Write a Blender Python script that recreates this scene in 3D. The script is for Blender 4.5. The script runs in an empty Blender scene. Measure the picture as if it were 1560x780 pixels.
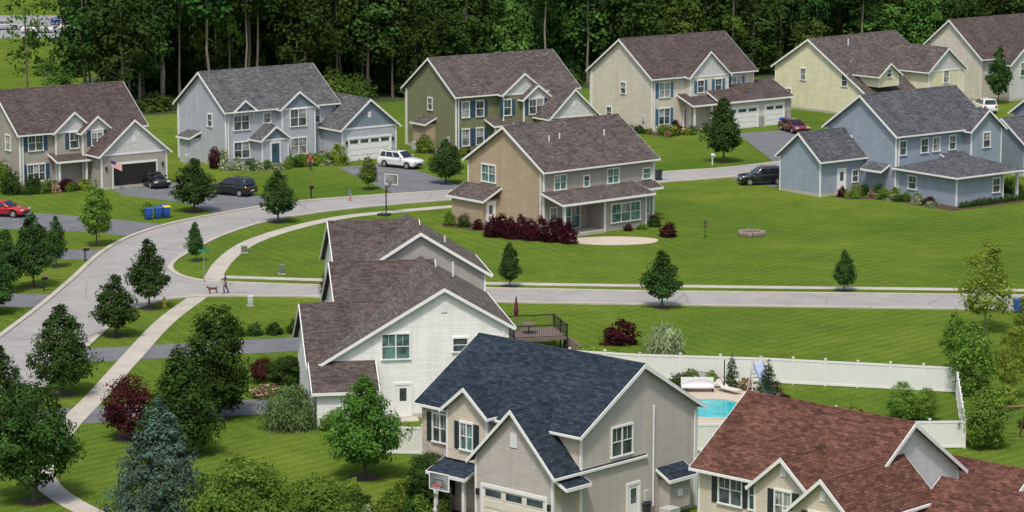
import bpy, math, random
import numpy as np
from mathutils import Vector, Matrix, Euler
random.seed(7)
scene=bpy.context.scene
coll=scene.collection
# ------------------------------------------------------------ materials
M={}
def newmat(name):
    m=bpy.data.materials.new(name); m.use_nodes=True
    nt=m.node_tree; nt.nodes.clear()
    out=nt.nodes.new('ShaderNodeOutputMaterial'); b=nt.nodes.new('ShaderNodeBsdfPrincipled')
    nt.links.new(b.outputs[0],out.inputs[0]); M[name]=m
    return m,nt,b,out
def N(nt,t,**k):
    n=nt.nodes.new(t)
    for a,v in k.items(): setattr(n,a,v)
    return n
def math_(nt,op,a,b=None,c=None):
    n=N(nt,'ShaderNodeMath',operation=op)
    for i,v in enumerate((a,b,c)):
        if v is None: continue
        if isinstance(v,(int,float)): n.inputs[i].default_value=v
        else: nt.links.new(v,n.inputs[i])
    return n.outputs[0]
def mixc(nt,f,a,b,mode='MIX'):
    n=N(nt,'ShaderNodeMix',data_type='RGBA',blend_type=mode)
    for i,v in ((0,f),(6,a),(7,b)):
        if isinstance(v,(int,float)): n.inputs[i].default_value=v
        elif isinstance(v,tuple): n.inputs[i].default_value=(*v[:3],1)
        else: nt.links.new(v,n.inputs[i])
    return n.outputs[2]
def noise(nt,vec,scale,detail=3,rough=.6):
    n=N(nt,'ShaderNodeTexNoise'); n.inputs['Scale'].default_value=scale
    n.inputs['Detail'].default_value=detail; n.inputs['Roughness'].default_value=rough
    if vec is not None: nt.links.new(vec,n.inputs['Vector'])
    return n.outputs['Fac']
def ramp(nt,f,stops):
    n=N(nt,'ShaderNodeValToRGB'); e=n.color_ramp.elements
    while len(e)<len(stops): e.new(.5)
    for i,(p,c) in enumerate(stops):
        e[i].position=p; e[i].color=(*c,1) if isinstance(c,tuple) else (c,c,c,1)
    nt.links.new(f,n.inputs[0]); return n.outputs[0]
def bump(nt,b,h,strength,dist):
    n=N(nt,'ShaderNodeBump'); n.inputs['Strength'].default_value=strength; n.inputs['Distance'].default_value=dist
    nt.links.new(h,n.inputs['Height']); nt.links.new(n.outputs[0],b.inputs['Normal'])
def simple(name,col,rough=.6,var=.12,scale=3,metal=0):
    m,nt,b,o=newmat(name); tc=N(nt,'ShaderNodeTexCoord')
    f=noise(nt,tc.outputs['Object'],scale,4)
    c=mixc(nt,f,tuple(x*(1-var) for x in col),tuple(min(1,x*(1+var)) for x in col))
    nt.links.new(c,b.inputs['Base Color']); b.inputs['Roughness'].default_value=rough; b.inputs['Metallic'].default_value=metal
    return m
def siding(name,col,lap=.17,rough=.6):
    m,nt,b,o=newmat(name); tc=N(nt,'ShaderNodeTexCoord')
    sep=N(nt,'ShaderNodeSeparateXYZ'); nt.links.new(tc.outputs['UV'],sep.inputs[0])
    row=math_(nt,'DIVIDE',sep.outputs[1],lap)
    fr=math_(nt,'FRACT',row)
    lap_shade=math_(nt,'LESS_THAN',fr,.14)  # shadow gap under each lap, painted into the colour as a darker line
    f=noise(nt,tc.outputs['Object'],.6,6,.7)
    c=mixc(nt,f,tuple(x*.80 for x in col),tuple(min(1,x*1.13) for x in col))
    # board to board variation and streaks of weathering
    cmb=N(nt,'ShaderNodeCombineXYZ'); nt.links.new(math_(nt,'MULTIPLY',sep.outputs[0],.3),cmb.inputs[0]); nt.links.new(math_(nt,'FLOOR',row),cmb.inputs[1])
    c=mixc(nt,1.0,c,ramp(nt,noise(nt,cmb.outputs[0],1.7,2),[(.3,.92),(.7,1.05)]),'MULTIPLY')
    mp=N(nt,'ShaderNodeMapping'); mp.inputs['Scale'].default_value=(1.6,.12,1); nt.links.new(tc.outputs['UV'],mp.inputs[0])
    c=mixc(nt,1.0,c,ramp(nt,noise(nt,mp.outputs[0],1.2,4,.7),[(.3,.88),(.65,1.03)]),'MULTIPLY')
    c=mixc(nt,math_(nt,'MULTIPLY',lap_shade,.30),c,tuple(x*.42 for x in col))
    nt.links.new(c,b.inputs['Base Color']); b.inputs['Roughness'].default_value=rough
    bump(nt,b,math_(nt,'SUBTRACT',1.0,fr),.5,.02)
def shingle(name,c1,c2):
    m,nt,b,o=newmat(name); tc=N(nt,'ShaderNodeTexCoord')
    br=N(nt,'ShaderNodeTexBrick'); nt.links.new(tc.outputs['UV'],br.inputs['Vector'])
    br.inputs['Scale'].default_value=1; br.inputs['Brick Width'].default_value=.42; br.inputs['Row Height'].default_value=.16
    br.inputs['Mortar Size'].default_value=.012; br.inputs['Mortar Smooth'].default_value=.3; br.inputs['Bias'].default_value=0
    br.inputs['Color1'].default_value=(*[x*.78 for x in c1],1); br.inputs['Color2'].default_value=(*[x*1.08 for x in c2],1)
    br.inputs['Mortar'].default_value=(*[x*.42 for x in c1],1)
    f=noise(nt,tc.outputs['UV'],.5,6,.65)
    f2=noise(nt,tc.outputs['UV'],4,3)
    c=mixc(nt,1.0,br.outputs[0],ramp(nt,f,[(.3,.72),(.7,1.2)]),'MULTIPLY')
    c=mixc(nt,1.0,c,ramp(nt,f2,[(.3,.74),(.7,1.25)]),'MULTIPLY')
    mp=N(nt,'ShaderNodeMapping'); mp.inputs['Scale'].default_value=(1.2,.10,1); nt.links.new(tc.outputs['UV'],mp.inputs[0])
    c=mixc(nt,1.0,c,ramp(nt,noise(nt,mp.outputs[0],1.0,4,.7),[(.3,.84),(.65,1.06)]),'MULTIPLY')
    nt.links.new(c,b.inputs['Base Color']); b.inputs['Roughness'].default_value=.95; b.inputs['Specular IOR Level'].default_value=.2
    bump(nt,b,br.outputs['Fac'],.4,-.02)
def brick(name,c1,c2,mort,w=.4,h=.16):
    m,nt,b,o=newmat(name); tc=N(nt,'ShaderNodeTexCoord')
    br=N(nt,'ShaderNodeTexBrick'); nt.links.new(tc.outputs['UV'],br.inputs['Vector'])
    br.inputs['Scale'].default_value=1; br.inputs['Brick Width'].default_value=w; br.inputs['Row Height'].default_value=h
    br.inputs['Mortar Size'].default_value=.012
    br.inputs['Color1'].default_value=(*c1,1); br.inputs['Color2'].default_value=(*c2,1); br.inputs['Mortar'].default_value=(*mort,1)
    f=noise(nt,tc.outputs['UV'],4,3)
    nt.links.new(mixc(nt,1.0,br.outputs[0],ramp(nt,f,[(.3,.75),(.7,1.2)]),'MULTIPLY'),b.inputs['Base Color']); b.inputs['Roughness'].default_value=.85
def foliage(name,col,tr=.28,hv=.03,vv=.45):
    m=bpy.data.materials.new(name); m.use_nodes=True; nt=m.node_tree; nt.nodes.clear(); M[name]=m
    o=nt.nodes.new('ShaderNodeOutputMaterial'); b=nt.nodes.new('ShaderNodeBsdfDiffuse')
    at=N(nt,'ShaderNodeAttribute',attribute_name='shade'); oi=N(nt,'ShaderNodeObjectInfo')
    hs=N(nt,'ShaderNodeHueSaturation'); hs.inputs['Color'].default_value=(*col,1)
    nt.links.new(math_(nt,'ADD',math_(nt,'MULTIPLY',oi.outputs['Random'],hv),.5-hv/2),hs.inputs['Hue'])
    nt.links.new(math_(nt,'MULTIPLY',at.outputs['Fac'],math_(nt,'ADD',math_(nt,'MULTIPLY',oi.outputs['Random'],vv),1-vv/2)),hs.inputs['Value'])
    nt.links.new(hs.outputs[0],b.inputs['Color'])
    if tr<=0: nt.links.new(b.outputs[0],o.inputs[0]); return
    t=N(nt,'ShaderNodeBsdfTranslucent'); nt.links.new(mixc(nt,1.0,hs.outputs[0],(1.3,1.5,.7),'MULTIPLY'),t.inputs[0])
    mx=N(nt,'ShaderNodeMixShader'); mx.inputs[0].default_value=tr
    nt.links.new(b.outputs[0],mx.inputs[1]); nt.links.new(t.outputs[0],mx.inputs[2]); nt.links.new(mx.outputs[0],o.inputs[0])
def grassmat():
    m=bpy.data.materials.new('grass'); m.use_nodes=True; nt=m.node_tree; nt.nodes.clear(); M['grass']=m
    o=nt.nodes.new('ShaderNodeOutputMaterial'); b=nt.nodes.new('ShaderNodeBsdfDiffuse'); nt.links.new(b.outputs[0],o.inputs[0])
    tc=N(nt,'ShaderNodeTexCoord'); v=tc.outputs['Object']
    c=mixc(nt,ramp(nt,noise(nt,v,.04,4),[(.35,0.),(.68,1.)]),(.082,.142,.020),(.150,.205,.030))
    c=mixc(nt,math_(nt,'MULTIPLY',ramp(nt,noise(nt,v,.25,6,.72),[(.42,0.),(.7,1.)]),.7),c,(.062,.118,.018))
    c=mixc(nt,math_(nt,'MULTIPLY',ramp(nt,noise(nt,v,.7,5,.75),[(.52,0.),(.78,1.)]),.55),c,(.20,.215,.06))
    def stripes(rot,scale,lo,hi,dist):
        mp=N(nt,'ShaderNodeMapping'); mp.inputs['Rotation'].default_value=(0,0,rot); nt.links.new(v,mp.inputs[0])
        w=N(nt,'ShaderNodeTexWave'); w.inputs['Scale'].default_value=scale; w.inputs['Distortion'].default_value=dist; w.inputs['Detail'].default_value=3; nt.links.new(mp.outputs[0],w.inputs[0])
        return ramp(nt,w.outputs['Fac'],[(.3,lo),(.7,hi)])
    zone=ramp(nt,noise(nt,v,.018,1),[(.47,0.),(.53,1.)])
    s=mixc(nt,zone,stripes(.75,.30,.91,1.07,1.5),stripes(-.5,.26,.94,1.05,2.0))
    c=mixc(nt,1.0,c,s,'MULTIPLY')
    c=mixc(nt,1.0,c,ramp(nt,noise(nt,v,5,4,.8),[(.3,.6),(.7,1.3)]),'MULTIPLY')
    nt.links.new(c,b.inputs['Color'])
    bump(nt,b,noise(nt,v,9,3,.8),.6,.06)
grassmat()
def paved(name,c1,c2,sc=.25,crack=True):
    m,nt,b,o=newmat(name); tc=N(nt,'ShaderNodeTexCoord'); v=tc.outputs['Object']
    c=mixc(nt,ramp(nt,noise(nt,v,sc,5,.7),[(.3,0.),(.7,1.)]),c1,c2)
    c=mixc(nt,1.0,c,ramp(nt,noise(nt,v,12,3,.8),[(.3,.85),(.7,1.12)]),'MULTIPLY')
    if crack:
        vo=N(nt,'ShaderNodeTexVoronoi',feature='DISTANCE_TO_EDGE'); vo.inputs['Scale'].default_value=.14; nt.links.new(v,vo.inputs['Vector'])
        k=math_(nt,'LESS_THAN',vo.outputs['Distance'],.010)
        c=mixc(nt,math_(nt,'MULTIPLY',k,.28),c,tuple(x*.4 for x in c1))
    nt.links.new(c,b.inputs['Base Color']); b.inputs['Roughness'].default_value=.9
paved('asphalt',(.27,.26,.245),(.37,.355,.335))
paved('driveway_asphalt',(.115,.12,.13),(.18,.183,.19),.4)
def joint_concrete():
    m,nt,b,o=newmat('concrete'); tc=N(nt,'ShaderNodeTexCoord'); v=tc.outputs['Object']
    c=mixc(nt,ramp(nt,noise(nt,v,.5,5,.7),[(.3,0.),(.7,1.)]),(.38,.35,.29),(.52,.48,.41))
    vo=N(nt,'ShaderNodeTexVoronoi'); vo.inputs['Scale'].default_value=.55; nt.links.new(v,vo.inputs['Vector'])
    c=mixc(nt,.25,c,mixc(nt,1.0,c,ramp(nt,math_(nt,'FRACT',math_(nt,'MULTIPLY',vo.outputs['Distance'],7.0)),[(0,.6),(1,1.2)]),'MULTIPLY'))
    nt.links.new(c,b.inputs['Base Color']); b.inputs['Roughness'].default_value=.9
joint_concrete()
paved('patio_concrete',(.48,.40,.31),(.56,.48,.38),.5,False)
paved('mulch',(.05,.028,.018),(.09,.05,.03),2,False)
paved('forest_soil',(.022,.036,.010),(.05,.085,.016),.3,False)
paved('dirt',(.30,.22,.14),(.42,.32,.22),.2,False)
paved('lot',(.22,.22,.23),(.3,.3,.3),.2,False)
W_={'sid_white':(.84,.84,.81),'sid_bluegray':(.46,.49,.53),'sid_blue':(.17,.235,.32),'sid_green':(.20,.21,.11),'sid_beige':(.68,.63,.52),
 'sid_yellow':(.76,.72,.50),'sid_tan':(.45,.36,.245),'sid_taupe':(.39,.355,.31),'sid_greige':(.50,.46,.41),'sid_gray':(.38,.365,.34),
 'sid_cream':(.64,.57,.45),'sid_ltgray':(.63,.63,.61),'sid_slate':(.22,.27,.33),'sid_steel':(.30,.36,.43)}
for k,v in W_.items(): siding(k,v)
siding('sid_batten',(.22,.27,.33),.3)
shingle('roof_brown',(.085,.066,.060),(.120,.096,.088))
shingle('roof_taupe',(.092,.077,.071),(.145,.123,.113))
shingle('roof_gray',(.096,.096,.10),(.148,.148,.152))
shingle('roof_slate',(.080,.085,.095),(.122,.127,.137))
shingle('roof_navy',(.019,.031,.046),(.040,.056,.076))
shingle('roof_red',(.105,.048,.034),(.170,.080,.058))
shingle('roof_weathered',(.105,.09,.08),(.165,.143,.126))
brick('stone_veneer',(.42,.35,.27),(.55,.47,.37),(.5,.46,.4))
brick('stone_gray',(.26,.25,.24),(.42,.40,.37),(.4,.4,.38))
simple('trim',(.78,.78,.76),.5,.08); simple('trim_cream',(.70,.66,.56),.5,.07)
simple('shutter_navy',(.03,.07,.12),.5); simple('shutter_dark',(.02,.03,.035),.5); simple('shutter_blue',(.05,.14,.22),.5)
simple('door_paint',(.04,.09,.13),.4); simple('black_metal',(.02,.02,.02),.4); simple('metal',(.5,.5,.5),.35,.1,3,.8)
simple('tire',(.02,.02,.02),.8); simple('vent_white',(.7,.7,.7),.5); simple('garage_shade',(.015,.014,.013),.9)
simple('bark',(.10,.075,.055),.9,.3,6); simple('bark_gray',(.20,.175,.14),.9,.3,6)
simple('bin_blue',(.02,.08,.35),.4); simple('bin_yellow',(.65,.5,.03),.4); simple('bin_dark',(.03,.04,.04),.5)
simple('vinyl',(.74,.74,.71),.45,.09,.6); simple('hydrant_yellow',(.6,.45,.05),.5); simple('sign_green',(.01,.22,.10),.4)
simple('red_cloth',(.12,.012,.03),.8); simple('util_green',(.13,.17,.12),.6); simple('util_gray',(.45,.46,.45),.6)
simple('rock',(.22,.18,.15),.9,.3,4); simple('wood',(.22,.13,.07),.8,.2,5); simple('pool_liner',(.02,.42,.50),.3)
simple('slide_blue',(.35,.42,.60),.4); simple('deck_wood',(.16,.12,.10),.8)
simple('skin',(.5,.3,.2),.6);simple('hair',(.05,.03,.02),.8);simple('cloth_navy',(.02,.04,.12),.8);simple('cloth_teal',(.03,.25,.4),.8)
simple('cloth_pink',(.55,.12,.15),.8);simple('cloth_red',(.35,.03,.06),.8);simple('fur',(.14,.06,.03),.9)
simple('flag_red',(.5,.03,.04),.7);simple('flag_white',(.75,.75,.75),.7);simple('flag_blue',(.02,.04,.2),.7)
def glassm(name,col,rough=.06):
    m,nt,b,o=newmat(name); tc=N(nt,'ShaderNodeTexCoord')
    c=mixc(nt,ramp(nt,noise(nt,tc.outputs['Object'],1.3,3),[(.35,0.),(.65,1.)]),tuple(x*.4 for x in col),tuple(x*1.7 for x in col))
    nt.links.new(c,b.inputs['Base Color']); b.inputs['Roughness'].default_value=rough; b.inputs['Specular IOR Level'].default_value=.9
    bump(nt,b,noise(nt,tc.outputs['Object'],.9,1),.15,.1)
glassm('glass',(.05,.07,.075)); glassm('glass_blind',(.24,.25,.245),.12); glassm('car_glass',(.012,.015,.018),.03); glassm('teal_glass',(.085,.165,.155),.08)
def water():
    m,nt,b,o=newmat('pool_water'); b.inputs['Roughness'].default_value=.08
    tc=N(nt,'ShaderNodeTexCoord'); nt.links.new(mixc(nt,ramp(nt,noise(nt,tc.outputs['Object'],1.2,3),[(.35,0.),(.65,1.)]),(.02,.36,.38),(.05,.55,.55)),b.inputs['Base Color'])
    bump(nt,b,noise(nt,tc.outputs['Object'],3,3),.25,.05)
water()
def paint(name,col):
    m,nt,b,o=newmat(name); tc=N(nt,'ShaderNodeTexCoord')
    nt.links.new(mixc(nt,noise(nt,tc.outputs['Object'],2,2),tuple(x*.9 for x in col),tuple(min(1,x*1.05) for x in col)),b.inputs['Base Color'])
    b.inputs['Roughness'].default_value=.25; b.inputs['Coat Weight'].default_value=.7; b.inputs['Coat Roughness'].default_value=.05
paint('car_black',(.012,.012,.014));paint('car_white',(.75,.75,.75));paint('car_red',(.45,.01,.02));paint('car_darkred',(.14,.01,.015));paint('car_silver',(.45,.46,.48));paint('car_blue',(.03,.08,.35))
simple('lamp_clear',(.7,.7,.7),.1); simple('lamp_red',(.4,.01,.01),.2)
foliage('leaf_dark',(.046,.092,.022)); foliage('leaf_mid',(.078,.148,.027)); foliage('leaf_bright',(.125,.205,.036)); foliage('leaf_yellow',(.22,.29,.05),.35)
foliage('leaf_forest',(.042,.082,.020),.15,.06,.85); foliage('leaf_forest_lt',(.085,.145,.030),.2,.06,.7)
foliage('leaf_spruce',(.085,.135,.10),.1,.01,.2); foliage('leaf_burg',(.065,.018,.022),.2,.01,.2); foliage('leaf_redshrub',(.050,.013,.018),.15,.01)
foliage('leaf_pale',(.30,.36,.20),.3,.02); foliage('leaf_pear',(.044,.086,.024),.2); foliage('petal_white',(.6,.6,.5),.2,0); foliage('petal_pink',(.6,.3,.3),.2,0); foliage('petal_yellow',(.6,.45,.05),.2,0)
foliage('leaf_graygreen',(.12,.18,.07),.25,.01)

# ------------------------------------------------------------ builder
def planar_uv(me):
    uv=me.uv_layers.new(name='UVMap'); co=me.vertices
    for p in me.polygons:
        n=p.normal
        if abs(n.z)>.985: t=Vector((1,0,0)); bt=Vector((0,1,0))
        else:
            t=Vector((0,0,1)).cross(n).normalized(); bt=n.cross(t).normalized()
        for li in p.loop_indices:
            c=co[me.loops[li].vertex_index].co; uv.data[li].uv=(c.dot(t),c.dot(bt))
class Bld:
    def __init__(s,name,loc,yaw=0):
        s.e=bpy.data.objects.new(name,None); coll.objects.link(s.e); s.e.empty_display_size=.5
        s.e.location=(loc[0],loc[1],loc[2] if len(loc)>2 else 0); s.e.rotation_euler=(0,0,math.radians(yaw)); s.p={}
        s.yaw=math.radians(yaw)
    def w(s,x,y):
        c,n=math.cos(s.yaw),math.sin(s.yaw); l=s.e.location
        return (l.x+c*x-n*y,l.y+n*x+c*y)
    def add(s,part,mat,V,F):
        d=s.p.setdefault((part,mat),([],[])); o=len(d[0]); d[0].extend(V); d[1].extend([tuple(i+o for i in f) for f in F])
    def box(s,part,mat,x0,x1,y0,y1,z0,z1):
        V=[(x,y,z) for z in (z0,z1) for y in (y0,y1) for x in (x0,x1)]
        s.add(part,mat,V,[(0,2,3,1),(4,5,7,6),(0,1,5,4),(2,6,7,3),(0,4,6,2),(1,3,7,5)])
    def prism(s,part,mat,poly,axis,t0,t1):
        n=len(poly); V=[]
        for t in (t0,t1):
            for a,z in poly: V.append((a,t,z) if axis=='y' else (t,a,z))
        F=[tuple(range(n)),tuple(reversed(range(n,2*n)))]+[(i,n+i,n+(i+1)%n,(i+1)%n) for i in range(n)]
        s.add(part,mat,V,F)
    def cyl(s,part,mat,p0,p1,r0,r1,n=10):
        p0=Vector(p0);p1=Vector(p1);d=(p1-p0).normalized(); a=d.orthogonal().normalized(); b=d.cross(a)
        V=[]
        for p,r in ((p0,r0),(p1,r1)):
            for i in range(n):
                t=2*math.pi*i/n; V.append(tuple(p+a*math.cos(t)*r+b*math.sin(t)*r))
        s.add(part,mat,V,[tuple(range(n))[::-1],tuple(range(n,2*n))]+[(i,(i+1)%n,n+(i+1)%n,n+i) for i in range(n)])
    def wbox(s,part,mat,face,c,u0,u1,z0,z1,d0,d1):
        if face=='F': s.box(part,mat,u0,u1,c-d1,c-d0,z0,z1)
        elif face=='B': s.box(part,mat,u0,u1,c+d0,c+d1,z0,z1)
        elif face=='L': s.box(part,mat,c-d1,c-d0,u0,u1,z0,z1)
        else: s.box(part,mat,c+d0,c+d1,u0,u1,z0,z1)
    def finish(s,bevel=None):
        import bmesh
        for (part,mat),(V,F) in s.p.items():
            me=bpy.data.meshes.new(part); me.from_pydata(V,[],F); me.update()
            bm=bmesh.new(); bm.from_mesh(me); bmesh.ops.recalc_face_normals(bm,faces=bm.faces); bm.to_mesh(me); bm.free(); me.update()
            planar_uv(me); me.materials.append(M[mat])
            o=bpy.data.objects.new(part,me); coll.objects.link(o); o.parent=s.e
            if bevel and part in bevel:
                md=o.modifiers.new('bevel','BEVEL'); md.width=bevel[part]; md.segments=2; md.limit_method='ANGLE'
                for p in me.polygons: p.use_smooth=True
        return s.e

def gable(b,x0,x1,y0,y1,eave,pitch,axis,wall,roof,z0=0,ridge=None,ov=.38,ovr=.3,gwall=None,trim='trim',corners=True):
    a0,a1,t0,t1=(x0,x1,y0,y1) if axis=='y' else (y0,y1,x0,x1)
    ar=(a0+a1)/2 if ridge is None else ridge
    zr=eave+pitch*min(ar-a0,a1-ar); e0=zr-pitch*(ar-a0); e1=zr-pitch*(a1-ar)
    b.prism('walls',wall,[(a0,z0),(a1,z0),(a1,e1),(ar,zr),(a0,e0)],axis,t0,t1)
    A0,A1=a0-ov,a1+ov; E0=e0-pitch*ov; E1=e1-pitch*ov; g=.012; T=.17
    T0,T1=t0-ovr,t1+ovr
    b.prism('roof',roof,[(A0,E0+g),(ar,zr+g),(A1,E1+g),(A1,E1+T),(ar,zr+T),(A0,E0+T)],axis,T0,T1)
    for ta,tb in ((T0-.06,T0-.003),(T1+.003,T1+.06)):
        b.prism('rake_trim',trim,[(A0-.02,E0-.10),(ar,zr-.10),(A1+.02,E1-.10),(A1+.02,E1+T-.05),(ar,zr+T-.028),(A0-.02,E0+T-.05)],axis,ta,tb)
    for a_,s_,E in ((A0,-1,E0),(A1,1,E1)):
        lo,hi=(a_-.12,a_-.004) if s_<0 else (a_+.004,a_+.12)
        if axis=='y': b.box('gutters',trim,lo,hi,T0+.01,T1-.01,E-.02,E+.11)
        else: b.box('gutters',trim,T0+.01,T1-.01,lo,hi,E-.02,E+.11)
    b.prism('ridge_cap',roof,[(ar-.14,zr+T-.14*pitch+.004),(ar+.14,zr+T-.14*pitch+.004),(ar+.14,zr+T-.14*pitch+.03),(ar,zr+T+.035),(ar-.14,zr+T-.14*pitch+.03)],axis,T0+.02,T1-.02)
    if gwall:
        for ta,tb in ((t0-.03,t0-.004),(t1+.004,t1+.03)):
            zl=max(e0,e1)-.02
            aL=ar-(zr-zl)/pitch; aR=ar+(zr-zl)/pitch
            b.prism('gable_panel',gwall,[(aL,zl),(aR,zl),(ar,zr)],axis,ta,tb)
            b.prism('gable_band',trim,[(aL,zl-.2),(aR,zl-.2),(aR,zl-.003),(aL,zl-.003)],axis,ta-.015,tb+.015)
    if corners:
        for a,e in ((a0,e0),(a1,e1)):
            for t in (t0,t1):
                aa=(a-.025,a+.11) if a==a0 else (a-.11,a+.025); tt=(t-.025,t+.11) if t==t0 else (t-.11,t+.025)
                if axis=='y': b.box('corner_boards',trim,aa[0],aa[1],tt[0],tt[1],z0+.02,e-.12)
                else: b.box('corner_boards',trim,tt[0],tt[1],aa[0],aa[1],z0+.02,e-.12)
    if z0==0: b.box('foundation','concrete',x0-.012,x1+.012,y0-.012,y1+.012,-.3,.28)
    return zr
wc=[0]
def window(b,face,c,u,z,w,h,n=1,sh=None,trim='trim',glass=None):
    wc[0]+=1
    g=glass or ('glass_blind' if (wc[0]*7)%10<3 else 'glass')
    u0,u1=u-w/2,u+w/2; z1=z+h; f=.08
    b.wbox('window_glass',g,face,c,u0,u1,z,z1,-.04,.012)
    b.wbox('window_frames',trim,face,c,u0-f,u1+f,z1,z1+f+.04,-.01,.09)
    b.wbox('window_frames',trim,face,c,u0-f-.03,u1+f+.03,z-f,z,-.01,.12)
    b.wbox('window_frames',trim,face,c,u0-f,u0,z,z1,-.01,.08); b.wbox('window_frames',trim,face,c,u1,u1+f,z,z1,-.01,.08)
    for i in range(1,n):
        uu=u0+w*i/n; b.wbox('window_frames',trim,face,c,uu-.04,uu+.04,z+.002,z1-.002,-.01,.065)
    zm=z+h*.5
    for i in range(n):
        a=u0+w*i/n+(.042 if i else .002); e=u0+w*(i+1)/n-(.042 if i<n-1 else .002)
        b.wbox('window_sash',trim,face,c,a,e,zm-.022,zm+.022,.0,.045)
        if h>.9: 
            m=(a+e)/2; b.wbox('window_sash',trim,face,c,m-.010,m+.010,zm+.024,z1-.002,.0,.03)
        if (wc[0]*13+i*5)%7<2: b.wbox('window_blinds','glass_blind',face,c,a+.004,e-.004,zm+.026,z1-.004,.0,.018)
    if sh:
        for a,e in ((u0-f-.42,u0-f-.01),(u1+f+.01,u1+f+.42)):
            b.wbox('shutters',sh,face,c,a,e,z-.04,z1+.04,-.01,.05)
            b.wbox('shutters',sh,face,c,a+.06,e-.06,z+.04,zm-.05,.05,.062); b.wbox('shutters',sh,face,c,a+.06,e-.06,zm+.05,z1-.04,.05,.062)
def garage(b,face,c,u0,u1,h=2.3,col='trim',open_=False):
    b.wbox('garage_frame','trim',face,c,u0-.15,u0,0,h,-.01,.06);b.wbox('garage_frame','trim',face,c,u1,u1+.15,0,h,-.01,.06)
    b.wbox('garage_frame','trim',face,c,u0-.15,u1+.15,h,h+.2,-.01,.07)
    if open_:
        b.wbox('garage_shade_panel','garage_shade',face,c,u0,u1,0.02,h,-.05,.01); return  # open door: flat near-black panel paints in the shade of the interior
    for i in range(4):
        z0=.02+i*h/4; z1=z0+h/4-.045
        k=max(2,int((u1-u0)/1.2))
        if i==3:
            b.wbox('garage_door',col,face,c,u0,u1,z0,z1,-.02,.012)
            for j in range(k):
                a=u0+(u1-u0)*(j+.12)/k; e=u0+(u1-u0)*(j+.88)/k
                b.wbox('garage_window','glass',face,c,a,e,z0+.1,z1-.08,0,.02)
        else:
            b.wbox('garage_door',col,face,c,u0,u1,z0,z1,-.02,.012)
            for j in range(k):
                a=u0+(u1-u0)*(j+.1)/k; e=u0+(u1-u0)*(j+.9)/k
                b.wbox('garage_door',col,face,c,a,e,z0+.08,z1-.06,.012,.028)
def door(b,face,c,u,z=.3,w=.95,h=2.1,col='door_paint'):
    b.wbox('front_door',col,face,c,u-w/2,u+w/2,z,z+h,-.02,.03)
    b.wbox('door_frame','trim',face,c,u-w/2-.14,u-w/2,z,z+h,-.01,.06);b.wbox('door_frame','trim',face,c,u+w/2,u+w/2+.14,z,z+h,-.01,.06)
    b.wbox('door_frame','trim',face,c,u-w/2-.14,u+w/2+.14,z+h,z+h+.16,-.01,.07)
    b.wbox('door_glass','glass',face,c,u-w*.25,u+w*.25,z+h*.5,z+h*.9,.0,.04)
    b.wbox('door_step','concrete',face,c,u-.9,u+.9,0,z-.02,-.01,1.2)
def lean(b,face,c,u0,u1,d,zh,zl,roof,trim='trim',posts=(),t=.16):
    sg={'F':-1,'L':-1,'B':1,'R':1}[face]; ax='x' if face in 'FB' else 'y'
    o=c+sg*(d+.25)
    b.prism('porch_roof',roof,[(c,zh),(o,zl),(o,zl-t),(c,zh-t)],ax,u0-.2,u1+.2)
    b.wbox('porch_fascia',trim,face,o,u0-.22,u1+.22,zl-t-.05,zl-.02,.003,.08)
    for u in (u0-.2,u1+.2):
        tt=(u-.06,u-.003) if u<(u0+u1)/2 else (u+.003,u+.06)
        b.prism('porch_trim',trim,[(c,zh-.02),(o,zl-.02),(o,zl-t-.03),(c,zh-t-.03)],ax,*tt)
    for u in posts:
        b.wbox('porch_posts',trim,face,c,u-.09,u+.09,0,zl-t+.06,d-.18,d)
        b.wbox('porch_posts',trim,face,c,u-.14,u+.14,0,.35,d-.23,d+.05)
def hip(b,x0,x1,y0,y1,z,pitch,roof,trim='trim',ov=.35):
    x0-=ov;x1+=ov;y0-=ov;y1+=ov; z-=.05
    h=min(x1-x0,y1-y0)/2
    if x1-x0>y1-y0: r0=(x0+h,(y0+y1)/2); r1=(x1-h,(y0+y1)/2)
    else: r0=((x0+x1)/2,y0+h); r1=((x0+x1)/2,y1-h)
    zt=z+h*pitch+.15
    V=[(x0,y0,z),(x1,y0,z),(x1,y1,z),(x0,y1,z),(x0,y0,z+.15),(x1,y0,z+.15),(x1,y1,z+.15),(x0,y1,z+.15),(*r0,zt),(*r1,zt)]
    F=[(0,1,2,3),(0,1,5,4),(1,2,6,5),(2,3,7,6),(3,0,4,7)]
    if x1-x0>y1-y0: F+=[(4,5,9,8),(5,6,9),(6,7,8,9),(7,4,8)]
    else: F+=[(4,5,8),(5,6,9,8),(6,7,9),(7,4,8,9)]
    b.add('porch_roof',roof,V,F)
    for q in ((x0-.1,x1+.1,y0-.1,y0-.003),(x0-.1,x1+.1,y1+.003,y1+.1),(x0-.1,x0-.003,y0,y1),(x1+.003,x1+.1,y0,y1)): b.box('gutters',trim,*q,z-.02,z+.13)
def pipe(b,x,y,z,h=.6): b.cyl('roof_vent','vent_white',(x,y,z-.4),(x,y,z+h),.07,.07,8)
def downspout(b,face,c,u,z):
    b.wbox('downspout','trim',face,c,u-.05,u+.05,.15,z,.03,.12)

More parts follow.
